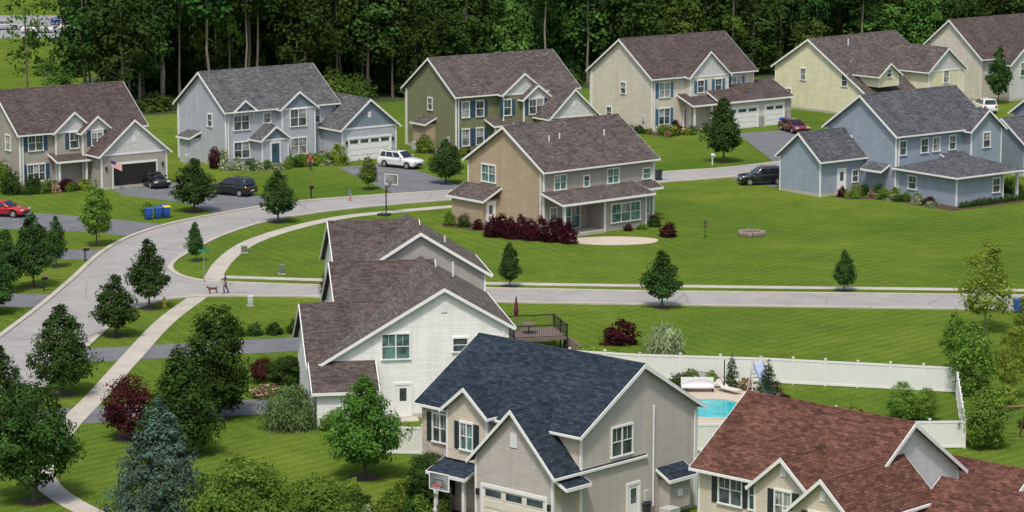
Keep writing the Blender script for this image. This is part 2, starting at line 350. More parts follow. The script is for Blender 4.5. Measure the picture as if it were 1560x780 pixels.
# ------------------------------------------------------------ ground & roads
def sheet(name,pts,z,mat,thick=0):
    me=bpy.data.meshes.new(name); n=len(pts)
    if thick:
        V=[(x,y,z) for x,y in pts]+[(x,y,z+thick) for x,y in pts]
        F=[tuple(range(n,2*n))]+[(i,(i+1)%n,n+(i+1)%n,n+i) for i in range(n)]
    else: V=[(x,y,z) for x,y in pts]; F=[tuple(range(n))]
    me.from_pydata(V,[],F); me.update(); planar_uv(me); me.materials.append(M[mat])
    o=bpy.data.objects.new(name,me); coll.objects.link(o); return o
def cat(P,k=6):
    P=[np.array(p,float) for p in P]; P=[2*P[0]-P[1]]+P+[2*P[-1]-P[-2]]; out=[]
    for i in range(1,len(P)-2):
        for j in range(k):
            t=j/k; a,b,c,d=P[i-1:i+3]
            out.append(tuple(.5*((2*b)+(c-a)*t+(2*a-5*b+4*c-d)*t*t+(3*b-a-3*c+d)*t**3)))
    out.append(tuple(P[-2])); return out
def ribbon(name,P,w,z,mat,h=0,off=0):
    P=[np.array(p) for p in P]; L=[];R=[]
    for i,p in enumerate(P):
        d=P[min(i+1,len(P)-1)]-P[max(i-1,0)]; d=d/np.linalg.norm(d); n=np.array([-d[1],d[0]])
        L.append(p+n*(w/2+off)); R.append(p-n*(w/2-off))
    V=[];F=[];m=len(P)
    for l,r in zip(L,R):
        V+= [(*l,z),(*r,z),(*l,z+h),(*r,z+h)] if h else [(*l,z),(*r,z)]
    k=4 if h else 2
    for i in range(m-1):
        a=i*k;b=a+k
        if h: F+=[(a+2,a+3,b+3,b+2),(a,a+2,b+2,b),(a+1,b+1,b+3,a+3)]
        else: F.append((a,a+1,b+1,b))
    me=bpy.data.meshes.new(name); me.from_pydata(V,[],F); me.update(); planar_uv(me); me.materials.append(M[mat])
    o=bpy.data.objects.new(name,me); coll.objects.link(o); return o
sheet('ground',[(-4000,-500),(4000,-500),(4000,8000),(-4000,8000)],0,'grass')
outer=[(-42,170),(-40.5,190),(-38.6,207),(-37.7,218),(-36.6,229.9),(-35.8,241.9),(-35.2,253.5),(-33.8,262.3),(-30.9,269.9),(-26.7,276),(-21.1,282.3),(-13.9,286.4),(-5.7,289.8),(4.5,294.3),(14.6,301.8),(21.4,305.1),(27.9,309.9),(36,315.8),(60,332),(110,360)]
low1=[(-36,165),(-33.8,178),(-32.6,187.8),(-32.1,197.5),(-31.3,207),(-30.5,218.2),(-29.6,226.4),(-28.3,230.7),(-26.4,233.2),(-22.8,234.2),(-14.5,233.7),(0,231.5),(16.3,230.1),(32.9,228.8),(60,226.5),(110,222)]
up=[(110,229),(60,232.5),(43.5,234),(27.1,235.1),(11.5,236),(1,237.1),(-14.8,238.6),(-23.3,240.2),(-26.3,242),(-28.1,245.7),(-28.4,250),(-27.4,255.9),(-25.6,263.3),(-22.7,270.4),(-18.8,275.4),(-13.6,279.6),(-5.6,284),(4.4,288),(14.3,295),(21,298.5),(27.2,302.6),(36,308.6),(60,324.5),(112,353)]
outer,low1,up=cat(outer),cat(low1),cat(up)
sheet('road',outer+up[::-1]+low1[::-1],.008,'asphalt')
for P,nm in ((outer,'kerb'),(low1,'kerb'),(up,'kerb')): ribbon(nm,P,.42,.0,'concrete',.11)
ribbon('sidewalk',cat([(-24.6,234.9),(-26.2,223.7),(-27.1,210.3),(-27.8,198.4),(-28.5,188.7),(-28.6,179),(-27.6,174),(-26,170.3),(-23.7,166.6),(-20,162)]),1.5,.016,'concrete')
ribbon('sidewalk',cat([(-24.4,240.8),(-24.2,250.5),(-22.9,259.5),(-19.8,267.3),(-15.5,273.7),(-10.8,277),(-6,279.8),(0,282.5)]),1.5,.016,'concrete')
ribbon('sidewalk',cat([(-23.8,242.8),(-14.9,241.3),(0,239.6),(16.9,238.3),(40.8,236.7),(90,232.4)]),1.2,.020,'concrete')
for pts in ([(-31,213.5),(-14.7,218),(-14.4,213),(-31,208.5)],[(-32.2,193.5),(-15,197),(-14.8,192.6),(-32.4,188.5)],
    [(-52,279.5),(-38,273.5),(-31.2,269.2),(-33.6,263),(-38,265.5),(-52,268.5)],[(-50,256),(-35.3,255.8),(-35.4,251),(-50,251.5)],[(-48,236),(-36.2,235),(-36.6,229.5),(-48,231)],
    [(-39.2,291),(-33.4,295.4),(-27.5,292.2),(-23.5,285.5),(-22.3,281.2),(-27.3,275.6),(-31,282.5),(-37.2,286.8)],
    [(-17.8,305.8),(-12.3,309.8),(-8,300),(-4,290.6),(-11.3,287.8)],[(25,332.5),(31.8,336.6),(34.5,314.8),(27.2,309.6)],
    [(21.5,298.7),(28.5,303.6),(34,299),(31,293.6),(25.5,292.6)],[(-9.5,166),(1,158),(-4,150),(-16,158)]):
    sheet('driveway',pts,.012,'driveway_asphalt')
sheet('parking_lot',[(-110,435),(-60,440),(-58,475),(-110,475)],.012,'lot')
sheet('forest_floor',[(-58,352),(-44,348),(-14,362),(10,376),(34,388),(61,405),(110,425),(140,480),(90,470),(0,440),(-50,425)],.004,'forest_soil')
sheet('dirt_clearing',[(0,455),(60,460),(70,520),(-10,520)],.006,'dirt')
def ell(cx,cy,rx,ry,n=28,wob=.08,seed=0):
    r=random.Random(seed); ph=r.random()*6
    return [(cx+rx*math.cos(t)*(1+wob*math.sin(3*t+ph)),cy+ry*math.sin(t)*(1+wob*math.sin(2*t+ph))) for t in [2*math.pi*i/n for i in range(n)]]
sheet('patio',ell(8.8,260.4,4.3,2.1),.02,'patio_concrete',.04)
sheet('pool_patio',ell(14,194.5,4.3,6.5),.012,'patio_concrete',.05)

# ------------------------------------------------------------ houses
def front(name,loc,yaw,W,D,eave,pitch,wall,roof,gables=(),gar=None,porches=(),fw=(),lw=(),sh=None,gw=None,pipes=2,lwall_part=None):
    b=Bld(name,loc,yaw)
    zr=gable(b,0,W,0,D,eave,pitch,'x',wall,roof)
    for g in gables:
        x0,x1,yp,ev,pt,dp=g[:6]; z0=g[6] if len(g)>6 else 0
        gable(b,x0,x1,-yp,dp,ev,pt,'y',wall,roof,z0=z0,gwall=gw,ov=.3,ovr=.25)
    for f in fw: window(b,'F',-f[5] if len(f)>5 else 0,f[0],f[1],f[2],f[3],f[4],sh)
    for f in lw: window(b,'L',0,f[0],f[1],f[2],f[3],f[4])
    if gar:
        x0,x1,yf,yb,ev,pt=gar['d']
        gable(b,x0,x1,yf,yb,ev,pt,'y',gar.get('wall',wall),roof,gwall=gar.get('gw'))
        for a,e in gar['doors']: garage(b,'F',yf,a,e,2.35,'trim',gar.get('open',False))
        xm=(x0+x1)/2; b.wbox('gable_vent','vent_white','F',yf,xm-.2,xm+.2,ev+.9,ev+1.5,.031,.06)
        for u in (x0+.5,x1-.5): b.wbox('wall_lantern','black_metal','F',yf,u-.08,u+.08,1.9,2.25,.02,.18)
    for (x0,x1,d,zh,zl,posts) in porches: lean(b,'F',0,x0,x1,d,zh,zl,roof,posts=posts); b.box('porch_floor','concrete',x0,x1,-d,-.02,0,.28)
    for i in range(pipes): pipe(b,W*(.3+.35*i),D*.62,eave+pitch*D*.38)
    downspout(b,'F',0,.3,eave-.2); downspout(b,'L',0,D-.4,eave-.2)
    b.wbox('meter_box','util_gray','L',0,1.2,1.5,1.2,1.8,.0,.16); b.box('air_conditioner','util_gray',-1.6,-.8,D*.55,D*.55+.8,0,.85)
    return b
hA=front('gray_siding_house',(-47.6,289.4),35,13.5,9.5,5.7,.75,'sid_taupe','roof_brown',
  gables=[(3.6,7.6,.5,5.65,.85,4.7),(6.2,9.4,1.1,5.5,.85,4.5)],gar=dict(d=(6.9,14.1,-3.6,5.5,3.5,.85),wall='sid_taupe',gw='sid_ltgray',doors=[(8.2,12.9)],open=True),
  porches=[(3.2,6.6,1.7,3.5,2.9,(3.4,6.3))],fw=[(1.7,3.9,1.5,1.5,2),(5.6,3.9,.9,1.5,1,.5),(7.8,4.1,1.2,1.4,2,1.1),(1.7,.9,1.8,1.6,3),(5.9,.9,.8,1.5,1),],
  lw=[(2.5,3.8,1.0,1.4,1),(6.8,3.8,1.0,1.4,1),(3,.9,1.0,1.4,1)],sh='shutter_navy',gw='sid_ltgray')
hA.box('stone_base','stone_gray',-.03,3.1,-.04,-.004,.0,1.0); door(hA,'F',0,4.7); hA.finish()
hB=front('blue_gray_house',(-29.2,305.5),37,13.5,9.5,5.9,.72,'sid_bluegray','roof_gray',
  gables=[(6.3,10.4,.8,5.75,.75,4.7),(1.0,3.4,.12,5.8,.8,2.5,5.2),(3.1,6.3,2.0,2.9,.75,1)],
  gar=dict(d=(11.6,18.4,-4,6,3.6,.8),wall='sid_bluegray',gw='sid_batten',doors=[(12.4,17.6)]),
  porches=[],fw=[(1.9,3.8,1.8,1.7,2),(5,4.3,.8,1.0,1),(8.3,3.8,1.9,1.7,2,.8),(1.9,.9,1.8,1.6,2),(8.3,.9,1.9,1.6,2,.8),(11,3.9,.9,1.3,1)],
  lw=[(3,4,.8,1.2,1)],gw='sid_slate')
for x in (3.3,6.1): hB.box('porch_posts','trim',x-.12,x+.12,-1.95,-1.7,0,2.9)
door(hB,'F',-2.0,4.7)
hB.box('bump_out','sid_bluegray',-1.2,0.01,5,7.2,0,2.6); lean(hB,'L',0,5,7.2,1.2,3.3,2.7,'roof_gray'); hB.finish()
hC=front('green_siding_house',(-5.9,315.3),34,15.5,10,6.3,.68,'sid_green','roof_taupe',
  gables=[(5.4,10.6,.9,6.2,.75,5),(7.6,11.0,1.5,5.6,.75,4.5)],
  gar=dict(d=(9.2,15.2,-4.2,6,3.8,.9),wall='sid_green',gw='sid_ltgray',doors=[(10,14.4)]),
  porches=[(3.8,7.4,1.6,3.6,3.0,(4,7.2))],fw=[(1.2,3.9,.9,1.6,1),(3.0,3.9,.9,1.6,1),(5.9,3.9,.9,1.6,1,.9),(9.2,3.9,1.8,1.6,2,1.5),(1.2,.9,.9,1.7,1),(3.0,.9,.9,1.7,1)],
  lw=[(5,4.3,.8,1.2,1)],sh='shutter_navy',gw='sid_ltgray')
hC.box('bump_out','sid_tan',-1.2,.01,4,6.6,.3,2.9); lean(hC,'L',0,4,6.6,1.2,3.6,2.95,'roof_taupe'); hC.finish()
hD=front('beige_siding_house',(15.5,332.8),37,15,11,6.2,.68,'sid_beige','roof_brown',
  gables=[(4.9,10.5,.8,6.1,.9,5.2)],gar=None,porches=[(3.8,17.4,2.6,4.1,3.1,(4.1,6.6))],
  fw=[(1.8,3.9,1.5,1.6,2),(6.4,4.2,.9,1.3,1,.8),(9,4.2,.9,1.3,1,.8),(12.4,4.2,1.4,1.3,2),(1.8,.9,1.5,1.7,2)],lw=[(5,4,.8,1.2,1),(7.5,1,.8,1.2,1)],sh='shutter_blue',gw='sid_ltgray')
hD.box('garage_walls','sid_beige',7.6,18,-3.0,3,0,3.05); garage(hD,'F',-3,8.4,13.0,2.3); garage(hD,'F',-3,14.2,16.9,2.3)
lean(hD,'F',.5,7.4,18.0,3.6,4.9,3.2,'roof_brown'); hD.box('stone_base','stone_gray',13.2,14.0,-3.06,-3.004,0,1.2); hD.box('stone_base','stone_gray',17.15,18.02,-3.06,-3.004,0,2.9)
door(hD,'F',0,5.2,col='shutter_blue'); hD.finish()
hE=b=Bld('yellow_siding_house',(41.3,346),42); gable(b,0,15,0,15,5.0,.62,'x','sid_yellow','roof_taupe',ridge=9.6)
gable(b,1.2,4.6,-.25,5,4.9,.7,'y','sid_yellow','roof_taupe',z0=3.5); gable(b,8.5,14.8,-1.5,8,5.0,.75,'y','sid_yellow','roof_taupe',gwall='sid_ltgray')
for u,z in ((10.5,3.6),(4,3.4),(12.8,1)): window(b,'L',0,u,z,.8,1.3,1)
window(b,'F',-1.5,11.6,3.4,.9,1.4,1); window(b,'F',-.25,2.9,4.6,.8,.9,1)
pipe(b,5,8,7.7);b.finish()
b=Bld('brown_roof_house',(56.5,362),38); gable(b,0,16,0,10.5,5.3,.78,'x','sid_beige','roof_brown')
gable(b,3,8,-2,5,4.6,.8,'y','sid_ltgray','roof_brown');window(b,'F',-2,5.5,3,1.6,1.5,2);window(b,'F',0,1.4,3.2,.8,1.4,1);b.finish()
b=Bld('blue_siding_house',(36.7,286),37.5); gable(b,0,12.6,0,9.6,6.0,.68,'x','sid_steel','roof_slate')
gable(b,9.2,13.4,-1.0,5,5.9,.8,'y','sid_steel','roof_slate')
gable(b,-5.8,.3,4.3,10,3.6,.78,'x','sid_steel','roof_slate')
door(b,'F',4.3,-3.0,.3,.9,2.1,'trim'); window(b,'F',4.3,-1.2,1.1,.7,1.1,1)
for u,w_,n in ((.9,.8,1),(3.8,.9,1),(5.4,.9,1),(7.6,.8,1)): window(b,'F',0,u,4.0,w_,1.3,n)
window(b,'F',-1.0,11.3,4.0,.9,1.4,1); window(b,'F',-1.0,11.3,1.0,1.6,1.5,2)
lean(b,'F',0,6.2,9.2,1.5,3.7,3.0,'roof_slate'); 
b.box('sunroom_walls','sid_steel',0.3,6.6,-7.8,-.01,0,2.6); hip(b,0.1,8.9,-8,-.2,2.75,.32,'roof_slate')
for q in ((.27,.4,-7.83,-7.7),(6.5,6.63,-7.83,-7.7)): b.box('corner_boards','trim',*q,0,2.6)
window(b,'F',-7.8,5.6,.9,.9,1.3,1); window(b,'L',.3,-2,1.0,1.0,1.2,1)
for x in (8.7,): b.box('porch_posts','trim',x-.12,x+.12,-7.7,-7.46,0,2.7)
b.box('porch_beam','trim',6.6,8.9,-7.72,-7.45,2.45,2.69); b.box('porch_floor','concrete',6.6,8.9,-7.7,-.1,0,.2)
lean(b,'L',0,1.0,3.4,.9,3.1,2.5,'roof_slate');window(b,'L',0,6.4,4.2,.7,1.0,1)
for x,y in ((3,6),(9,6.5)): pipe(b,x,y,8.2)
downspout(b,'F',0,.3,5.8); b.finish()
b=Bld('slate_gray_house',(57.1,300),37); gable(b,0,12,0,9.5,5.6,.7,'x','sid_slate','roof_slate'); gable(b,-5,.2,3,9,3.4,.7,'x','sid_slate','roof_slate');window(b,'L',0,5,3.6,1,1.4,1);b.finish()
hH=b=Bld('tan_siding_house',(2.8,263.8),40); gable(b,0,13.3,0,10.6,5.75,.62,'x','sid_tan','roof_taupe')
b.box('front_cladding','sid_taupe',.12,13.2,-.02,-.006,.3,5.55)
gable(b,5.2,11.0,4,13.2,5.7,.8,'y','sid_tan','roof_taupe',corners=False)
window(b,'L',0,7.6,3.9,1.9,1.5,2,glass='teal_glass'); 
for u,w_ in ((1.9,1.3),(5.0,.6),(8.2,1.3),(12.3,.9)): window(b,'F',-.02,u,3.9,w_,1.25 if w_>1 else .9,2 if w_>1 else 1,glass='teal_glass')
lean(b,'F',0,-.2,10.4,2.8,3.85,3.1,'roof_taupe',posts=(.1,)); lean(b,'F',0,10.9,13.0,1.0,3.7,3.2,'roof_taupe')
b.box('sunroom_walls','sid_taupe',5.2,10.2,-2.3,-.03,0,2.95); window(b,'F',-2.3,7.7,.75,3.4,1.6,3,glass='teal_glass'); b.box('corner_boards','trim',5.15,5.3,-2.34,-2.2,0,2.95);b.box('corner_boards','trim',10.1,10.25,-2.34,-2.2,0,2.95)
window(b,'F',-.02,3.2,.32,2.0,2.05,2,glass='teal_glass'); window(b,'F',-.02,11.8,.7,1.5,1.9,2,glass='teal_glass'); b.box('patio_step','concrete',.2,5.0,-2.6,-.05,0,.26)
window(b,'F',-.02,1.1,1.2,.7,1.1,1)
b.box('rear_bump','sid_tan',-1.9,.01,6.2,10.6,0,2.5); lean(b,'L',0,6.0,10.8,1.9,3.6,2.55,'roof_taupe'); door(b,'F',6.2,-.95,.2,.8,2,'trim')
downspout(b,'F',-.02,13.0,5.5); downspout(b,'L',0,.35,5.4); b.box('air_conditioner','util_gray',-1.6,-.8,4.2,5.0,0,.85)
for x,y,z in ((3.2,3.0,7.8),(4.6,3.2,7.9),(9.8,3,7.8)): pipe(b,x,y,z,.5)
b.finish()
b=Bld('white_siding_house',(-12,190.4),9); gable(b,0,11.9,0,12,5.95,.585,'y','sid_white','roof_weathered',ridge=7.7)
gable(b,1.6,8.2,5.4,16.2,5.0,.62,'x','sid_white','roof_brown',z0=3)
gable(b,3.2,12.2,11.95,19.5,7.3,.62,'y','sid_gray','roof_weathered',gwall=None)
gable(b,2.2,8.0,12.2,23,6.7,.62,'x','sid_white','roof_brown',z0=3)
gable(b,-.9,5.2,.7,10.0,3.7,.62,'x','sid_white','roof_brown')
b.box('garage_front','sid_white',-.8,2.9,-2.2,.01,0,2.3); lean(b,'F',0,-.9,3.0,2.2,3.9,2.4,'roof_brown')
window(b,'F',0,4.55,3.95,1.75,1.6,2,glass='teal_glass'); window(b,'F',0,8.75,4.3,.9,.85,1); 
b.box('gable_vent','vent_white',7.5,7.9,-.05,-.01,6.9,7.5); door(b,'F',0,5.0,.1,.9,2.1,'trim'); window(b,'R',11.9,4,3.8,1,1.4,1); downspout(b,'F',0,11.6,5.6)
pipe(b,9.4,8,8.2);pipe(b,9.8,15,8.8); b.finish()
hJ=b=Bld('navy_roof_house',(3.1,160.5),47)
gable(b,1,11,0,12.2,6.0,.6,'y','sid_greige','roof_navy')
b.box('front_cladding','sid_cream',.97,.994,.2,12.0,.3,5.8)
b.box('stone_front','stone_veneer',.93,.965,9.0,12.18,.0,5.6)
gable(b,-.9,6.2,.35,6.2,4.1,1.0,'x','sid_greige','roof_navy',gwall=None)
gable(b,.3,6,6.4,9.6,6.1,.8,'x','sid_cream','roof_navy',z0=3.2,ov=.25)
window(b,'L',.3,8.0,3.9,.9,1.5,2,'shutter_dark',glass='teal_glass'); window(b,'L',.93,10.7,3.8,1.1,1.6,2,'shutter_dark')
window(b,'L',.93,10.6,.9,1.1,1.6,2,'shutter_dark'); lean(b,'L',.93,7.2,9.8,1.6,3.3,2.6,'roof_navy',posts=(7.4,9.6)); window(b,'L',.99,7.2,1,.9,1.5,1)
garage(b,'L',-.9,.9,5.6,2.4,'trim_cream'); b.box('gable_vent','vent_white',-.95,-.905,3.0,3.5,5.0,5.8)
for u in (.55,5.95): b.wbox('wall_lantern','black_metal','L',-.9,u-.08,u+.08,1.9,2.25,.02,.18)
window(b,'F',0,4.4,4.2,1.7,1.6,2); door(b,'F',0,5.4,.2,.9,2.1,'trim'); b.cyl('vent_pipe','vent_white',(7.0,-.12,.8),(7.0,-.12,6.6),.06,.06,8)
b.box('bay_box','sid_greige',7.7,9.5,-.75,.01,.5,2.2); lean(b,'F',0,7.6,9.6,.75,2.9,2.35,'roof_navy'); b.box('bay_vent','vent_white',8.4,8.8,-.8,-.755,1.2,1.6)
b.box('meter_box','util_gray',6.3,6.6,-.18,-.003,1.2,1.8); b.box('air_conditioner','util_gray',6.6,7.5,-1.7,-.9,0,.9)
lean(b,'F',.3,-.6,1.0,.6,3.7,3.3,'roof_navy'); downspout(b,'F',0,10.7,5.7)
pipe(b,8,5,7.6,.4)
b.finish()
b=Bld('red_brown_roof_house',(17.6,149),47); gable(b,0,8.8,0,10.5,5.5,.70,'y','sid_ltgray','roof_red')
b.box('front_cladding','sid_cream',-.02,-.006,.1,10.4,.3,5.3)
gable(b,-1.3,4,1.9,5.7,5.5,.85,'x','sid_cream','roof_red',ov=.28); gable(b,-3,3.5,-2.0,1.9,5.2,.9,'x','sid_cream','roof_red',ov=.28)
window(b,'L',-.02,8.3,3.7,1.5,1.6,2,'shutter_dark'); window(b,'L',-1.3,3.8,3.9,1.0,1.5,2,'shutter_dark'); window(b,'L',-3,0,3.8,1.6,1.4,2,'shutter_dark'); window(b,'L',-.02,6.6,3.7,.8,1.5,1)
b.box('gable_vent','vent_white',-1.35,-1.305,3.6,4.0,6.2,6.8); b.box('gable_vent','vent_white',-3.05,-3.005,-.2,.15,5.9,6.4)
gable(b,8.5,13.6,-2.9,3.5,3.7,.62,'y','sid_ltgray','roof_red'); gable(b,1.4,7.9,-14,-2.1,3.9,.62,'y','sid_ltgray','roof_red',)
pipe(b,6,6,7.8); b.finish()

# ------------------------------------------------------------ vegetation
def mesh_tree(name,H,Wd,base,prof,ncl,nleaf,leaf,seed,mat,bark='bark',tr=.12,cr=.22,fill=.35,hang=0,asp=1.5,petal=None,pf=0,limbs=14,flat=.8,shell=.38,lobe=1.0):
    r=np.random.default_rng(seed); R=Wd/2
    pt=[p[0] for p in prof]; pv=[p[1] for p in prof]
    t=r.random(8*ncl); t=t[r.random(8*ncl)<np.interp(t,pt,pv)**1.2+.03][:ncl]; n=len(t); pr=np.interp(t,pt,pv)
    an=r.random(n)*2*np.pi; rr=pr*R*(fill+(1-fill)*np.sqrt(r.random(n)))*(1-cr*.6)*(.82+.34*r.random(n))
    cen=np.stack([rr*np.cos(an),rr*np.sin(an),base+(H-base)*(.04+.92*t)],1)
    crad=cr*Wd*(.5+.85*r.random(n))*(.45+.55*pr)
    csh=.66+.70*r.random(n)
    ci=r.integers(0,n,nleaf); d=r.normal(size=(nleaf,3)); d/=np.linalg.norm(d,axis=1)[:,None]
    rad=crad[ci]*(.25+.85*r.random(nleaf)**.6)
    p=cen[ci]+d*rad[:,None]*np.array([1,1,flat]); shl=csh[ci].copy()
    ns=int(nleaf*shell)
    if ns:
        q=r.random(20*ns); q=q[r.random(20*ns)<np.interp(q,pt,pv)+.03][:ns]; ns=len(q); a=r.random(ns)*2*np.pi; ph=r.random(3)*6
        lob=.76+lobe*(.11*np.sin(3*a+7*q+ph[0])+.09*np.sin(5*a-11*q+ph[1])+.06*np.sin(9*a+19*q+ph[2]))
        rs=np.interp(q,pt,pv)*R*lob*(.55+.45*np.sqrt(r.random(ns)))
        p[:ns]=np.stack([rs*np.cos(a),rs*np.sin(a),base+(H-base)*(.02+.95*q)],1)+r.normal(size=(ns,3))*leaf*.5
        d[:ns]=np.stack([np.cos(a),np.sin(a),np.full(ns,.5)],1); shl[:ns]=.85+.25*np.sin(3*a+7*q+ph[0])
    if hang: p[:,2]-=r.random(nleaf)**1.5*hang*np.hypot(p[:,0],p[:,1])/R
    p[:,2]=np.maximum(p[:,2],.05)
    rad_out=p.copy(); rad_out[:,2]=(p[:,2]-(base+H)/2)*.4; rad_out/=np.linalg.norm(rad_out,axis=1)[:,None]+1e-6
    nn=d*.5+rad_out*.6+np.array([0,0,.6])+r.normal(size=(nleaf,3))*.38; nn/=np.linalg.norm(nn,axis=1)[:,None]
    rv=r.normal(size=(nleaf,3)); 
    if hang: rv=rv*.25+np.array([0,0,-1.])
    tg=np.cross(nn,rv) if not hang else rv-nn*np.sum(rv*nn,1)[:,None]; tg/=np.linalg.norm(tg,axis=1)[:,None]+1e-9
    bt=np.cross(nn,tg); s=leaf*(.6+.8*r.random(nleaf))[:,None]
    fold=nn*s*.12
    V=np.stack([p+tg*s*.5,p+bt*s*.5/asp+fold,p-tg*s*.5,p-bt*s*.5/asp+fold],1).reshape(-1,3)
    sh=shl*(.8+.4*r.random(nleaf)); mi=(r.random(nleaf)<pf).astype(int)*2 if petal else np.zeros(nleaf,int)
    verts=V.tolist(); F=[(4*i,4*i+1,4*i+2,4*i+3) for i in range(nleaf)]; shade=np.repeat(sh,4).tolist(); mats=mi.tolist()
    def tube(P,Rs,k=6):
        o=len(verts)
        for q,rd in zip(P,Rs):
            for j in range(k):
                a=2*math.pi*j/k; verts.append((q[0]+rd*math.cos(a),q[1]+rd*math.sin(a),q[2])); shade.append(1)
        for i in range(len(P)-1):
            for j in range(k): F.append((o+i*k+j,o+i*k+(j+1)%k,o+(i+1)*k+(j+1)%k,o+(i+1)*k+j)); mats.append(1)
    if tr:
        top=base+(H-base)*.8; K=7; wob=r.normal(size=(K,2))*tr*.5; wob[0]=0
        zs=[top*i/(K-1) for i in range(K)]
        tube([(wob[i][0],wob[i][1],zs[i]) for i in range(K)],[tr*(1.5 if i==0 else 1.0-.85*i/(K-1)) for i in range(K)],8)
        for i in range(min(limbs,n)):
            c=cen[i]; z0=max(base*.8,min(c[2]-.5*np.hypot(c[0],c[1]),top*.9)); 
            tube([(0,0,z0),(c[0]*.5,c[1]*.5,(z0+c[2])*.5+.05),(c[0],c[1],c[2])],[tr*.42,tr*.26,tr*.08],5)
    me=bpy.data.meshes.new(name); me.from_pydata(verts,[],F)
    me.materials.append(M[mat]); me.materials.append(M[bark]); 
    if petal: me.materials.append(M[petal])
    me.polygons.foreach_set('material_index',mats); a=me.attributes.new('shade','FLOAT','POINT'); a.data.foreach_set('value',shade); me.update()
    me['H']=H; me['W']=Wd
    return me
ovate=[(0,.4),(.12,.85),(.28,1),(.5,.86),(.75,.52),(1,.06)]
roundp=[(0,.45),(.12,.85),(.4,1),(.7,.88),(.9,.55),(1,.2)]
cone=[(0,1),(.15,.98),(.5,.66),(.8,.30),(1,.03)]
colm=[(0,.6),(.2,.95),(.5,1),(.8,.75),(1,.2)]
dome=[(0,1),(.4,.97),(.7,.75),(1,.3)]
P={}
for i in range(3): P['pear%d'%i]=mesh_tree('pear_tree',4.6,3.0,.7,ovate,60,4800,.19,10+i,'leaf_pear',tr=.07,cr=.15)
P['pearlt']=mesh_tree('young_tree',4.6,2.6,.8,ovate,50,3600,.18,20,'leaf_bright',tr=.06,cr=.15)
for i in range(2): P['maple%d'%i]=mesh_tree('maple_tree',6.2,5,.9,roundp,90,11000,.2,30+i,'leaf_dark',tr=.12,cr=.13,lobe=1.3)
P['mapmid']=mesh_tree('maple_tree',6.2,5,.9,ovate,90,11000,.2,35,'leaf_mid',tr=.12,cr=.13,lobe=1.3)
P['conbig']=mesh_tree('linden_tree',6.7,5,.7,ovate,90,10000,.2,44,'leaf_dark',tr=.12,cr=.13,lobe=1.3)
P['conbig2']=mesh_tree('linden_tree',6.9,5,.5,cone,100,10000,.2,45,'leaf_dark',tr=.12,cr=.13,lobe=1.3)
P['bright']=mesh_tree('bright_tree',5.6,6.5,.8,roundp,110,16000,.19,36,'leaf_bright',tr=.12,cr=.12,lobe=1.4)
P['poplar']=mesh_tree('poplar_tree',7,4,.5,colm,80,10000,.2,37,'leaf_dark',tr=.11,cr=.15,lobe=1.4)
P['spruce']=mesh_tree('spruce_tree',7.2,5.8,.1,cone,200,16000,.2,38,'leaf_spruce',tr=.12,cr=.085,fill=.6,asp=2.2,shell=.45,lobe=1.2)
P['conif']=mesh_tree('conifer_tree',3,1.5,.1,cone,50,2600,.12,39,'leaf_dark',tr=.05,cr=.12,fill=.4,asp=2.5,shell=.5)
P['burg']=mesh_tree('burgundy_tree',4,3.4,.5,roundp,60,5500,.16,40,'leaf_burg',tr=.07,cr=.16,lobe=1.3)
P['weep']=mesh_tree('weeping_tree',2.6,4,.5,dome,80,6500,.2,41,'leaf_graygreen',tr=.08,cr=.12,hang=1.6,asp=3)
P['lt']=mesh_tree('birch_tree',6.5,3.8,.9,ovate,55,4200,.17,42,'leaf_yellow',tr=.06,cr=.14,fill=.2,bark='bark_gray',shell=.2)
P['lt2']=mesh_tree('birch_tree',4.8,3.0,.3,colm,50,4200,.17,43,'leaf_bright',tr=.05,cr=.16,lobe=1.4)
for i in range(3): P['for%d'%i]=mesh_tree('forest_tree',16,8,[1.5,.8,4][i],colm,55,3300,.5,50+i,'leaf_forest',tr=.22,cr=.16,bark='bark_gray',lobe=1.5,shell=.25)
P['fcon']=mesh_tree('forest_tree',17,7,1.2,cone,70,3000,.45,66,'leaf_forest',tr=.2,cr=.12,bark='bark_gray')
P['slim0']=mesh_tree('forest_tree',22,5,9.5,ovate,35,1300,.5,60,'leaf_forest',tr=.15,cr=.17,bark='bark_gray')
P['slim1']=mesh_tree('forest_tree',18,5.5,3.5,colm,45,1500,.42,61,'leaf_forest_lt',tr=.13,cr=.15,bark='bark_gray',shell=.15)
P['forlt']=mesh_tree('forest_tree',12,8,.5,roundp,60,3200,.46,62,'leaf_forest_lt',tr=.2,cr=.16,lobe=1.5,shell=.25)
P['under']=mesh_tree('underbrush',4,5,.0,dome,40,1500,.4,63,'leaf_forest_lt',tr=.0,cr=.17)
P['underd']=mesh_tree('underbrush',5,6,.0,dome,40,1500,.45,64,'leaf_forest',tr=.0,cr=.17)
kw=dict(tr=0,cr=.16)
P['sh_g']=mesh_tree('boxwood_shrub',1.2,1.6,.0,dome,40,1500,.13,70,'leaf_dark',**kw)
P['sh_l']=mesh_tree('spirea_shrub',1.2,1.6,.0,dome,40,1500,.13,71,'leaf_bright',**kw)
P['sh_r']=mesh_tree('barberry_shrub',1.2,1.6,.0,dome,40,1500,.13,72,'leaf_redshrub',**kw)
P['sh_w']=mesh_tree('hydrangea_shrub',1.2,1.6,.0,dome,40,1500,.13,73,'leaf_bright',petal='petal_white',pf=.4,**kw)
P['sh_p']=mesh_tree('flower_shrub',1.2,1.6,.0,dome,40,1300,.12,74,'leaf_mid',petal='petal_pink',pf=.4,**kw)
P['sh_f']=mesh_tree('daylily_plant',.8,1.4,.0,dome,30,900,.12,77,'leaf_mid',petal='petal_yellow',pf=.2,**kw)
P['sh_y']=mesh_tree('gold_shrub',1.2,1.6,.0,dome,40,1500,.13,75,'leaf_yellow',**kw)
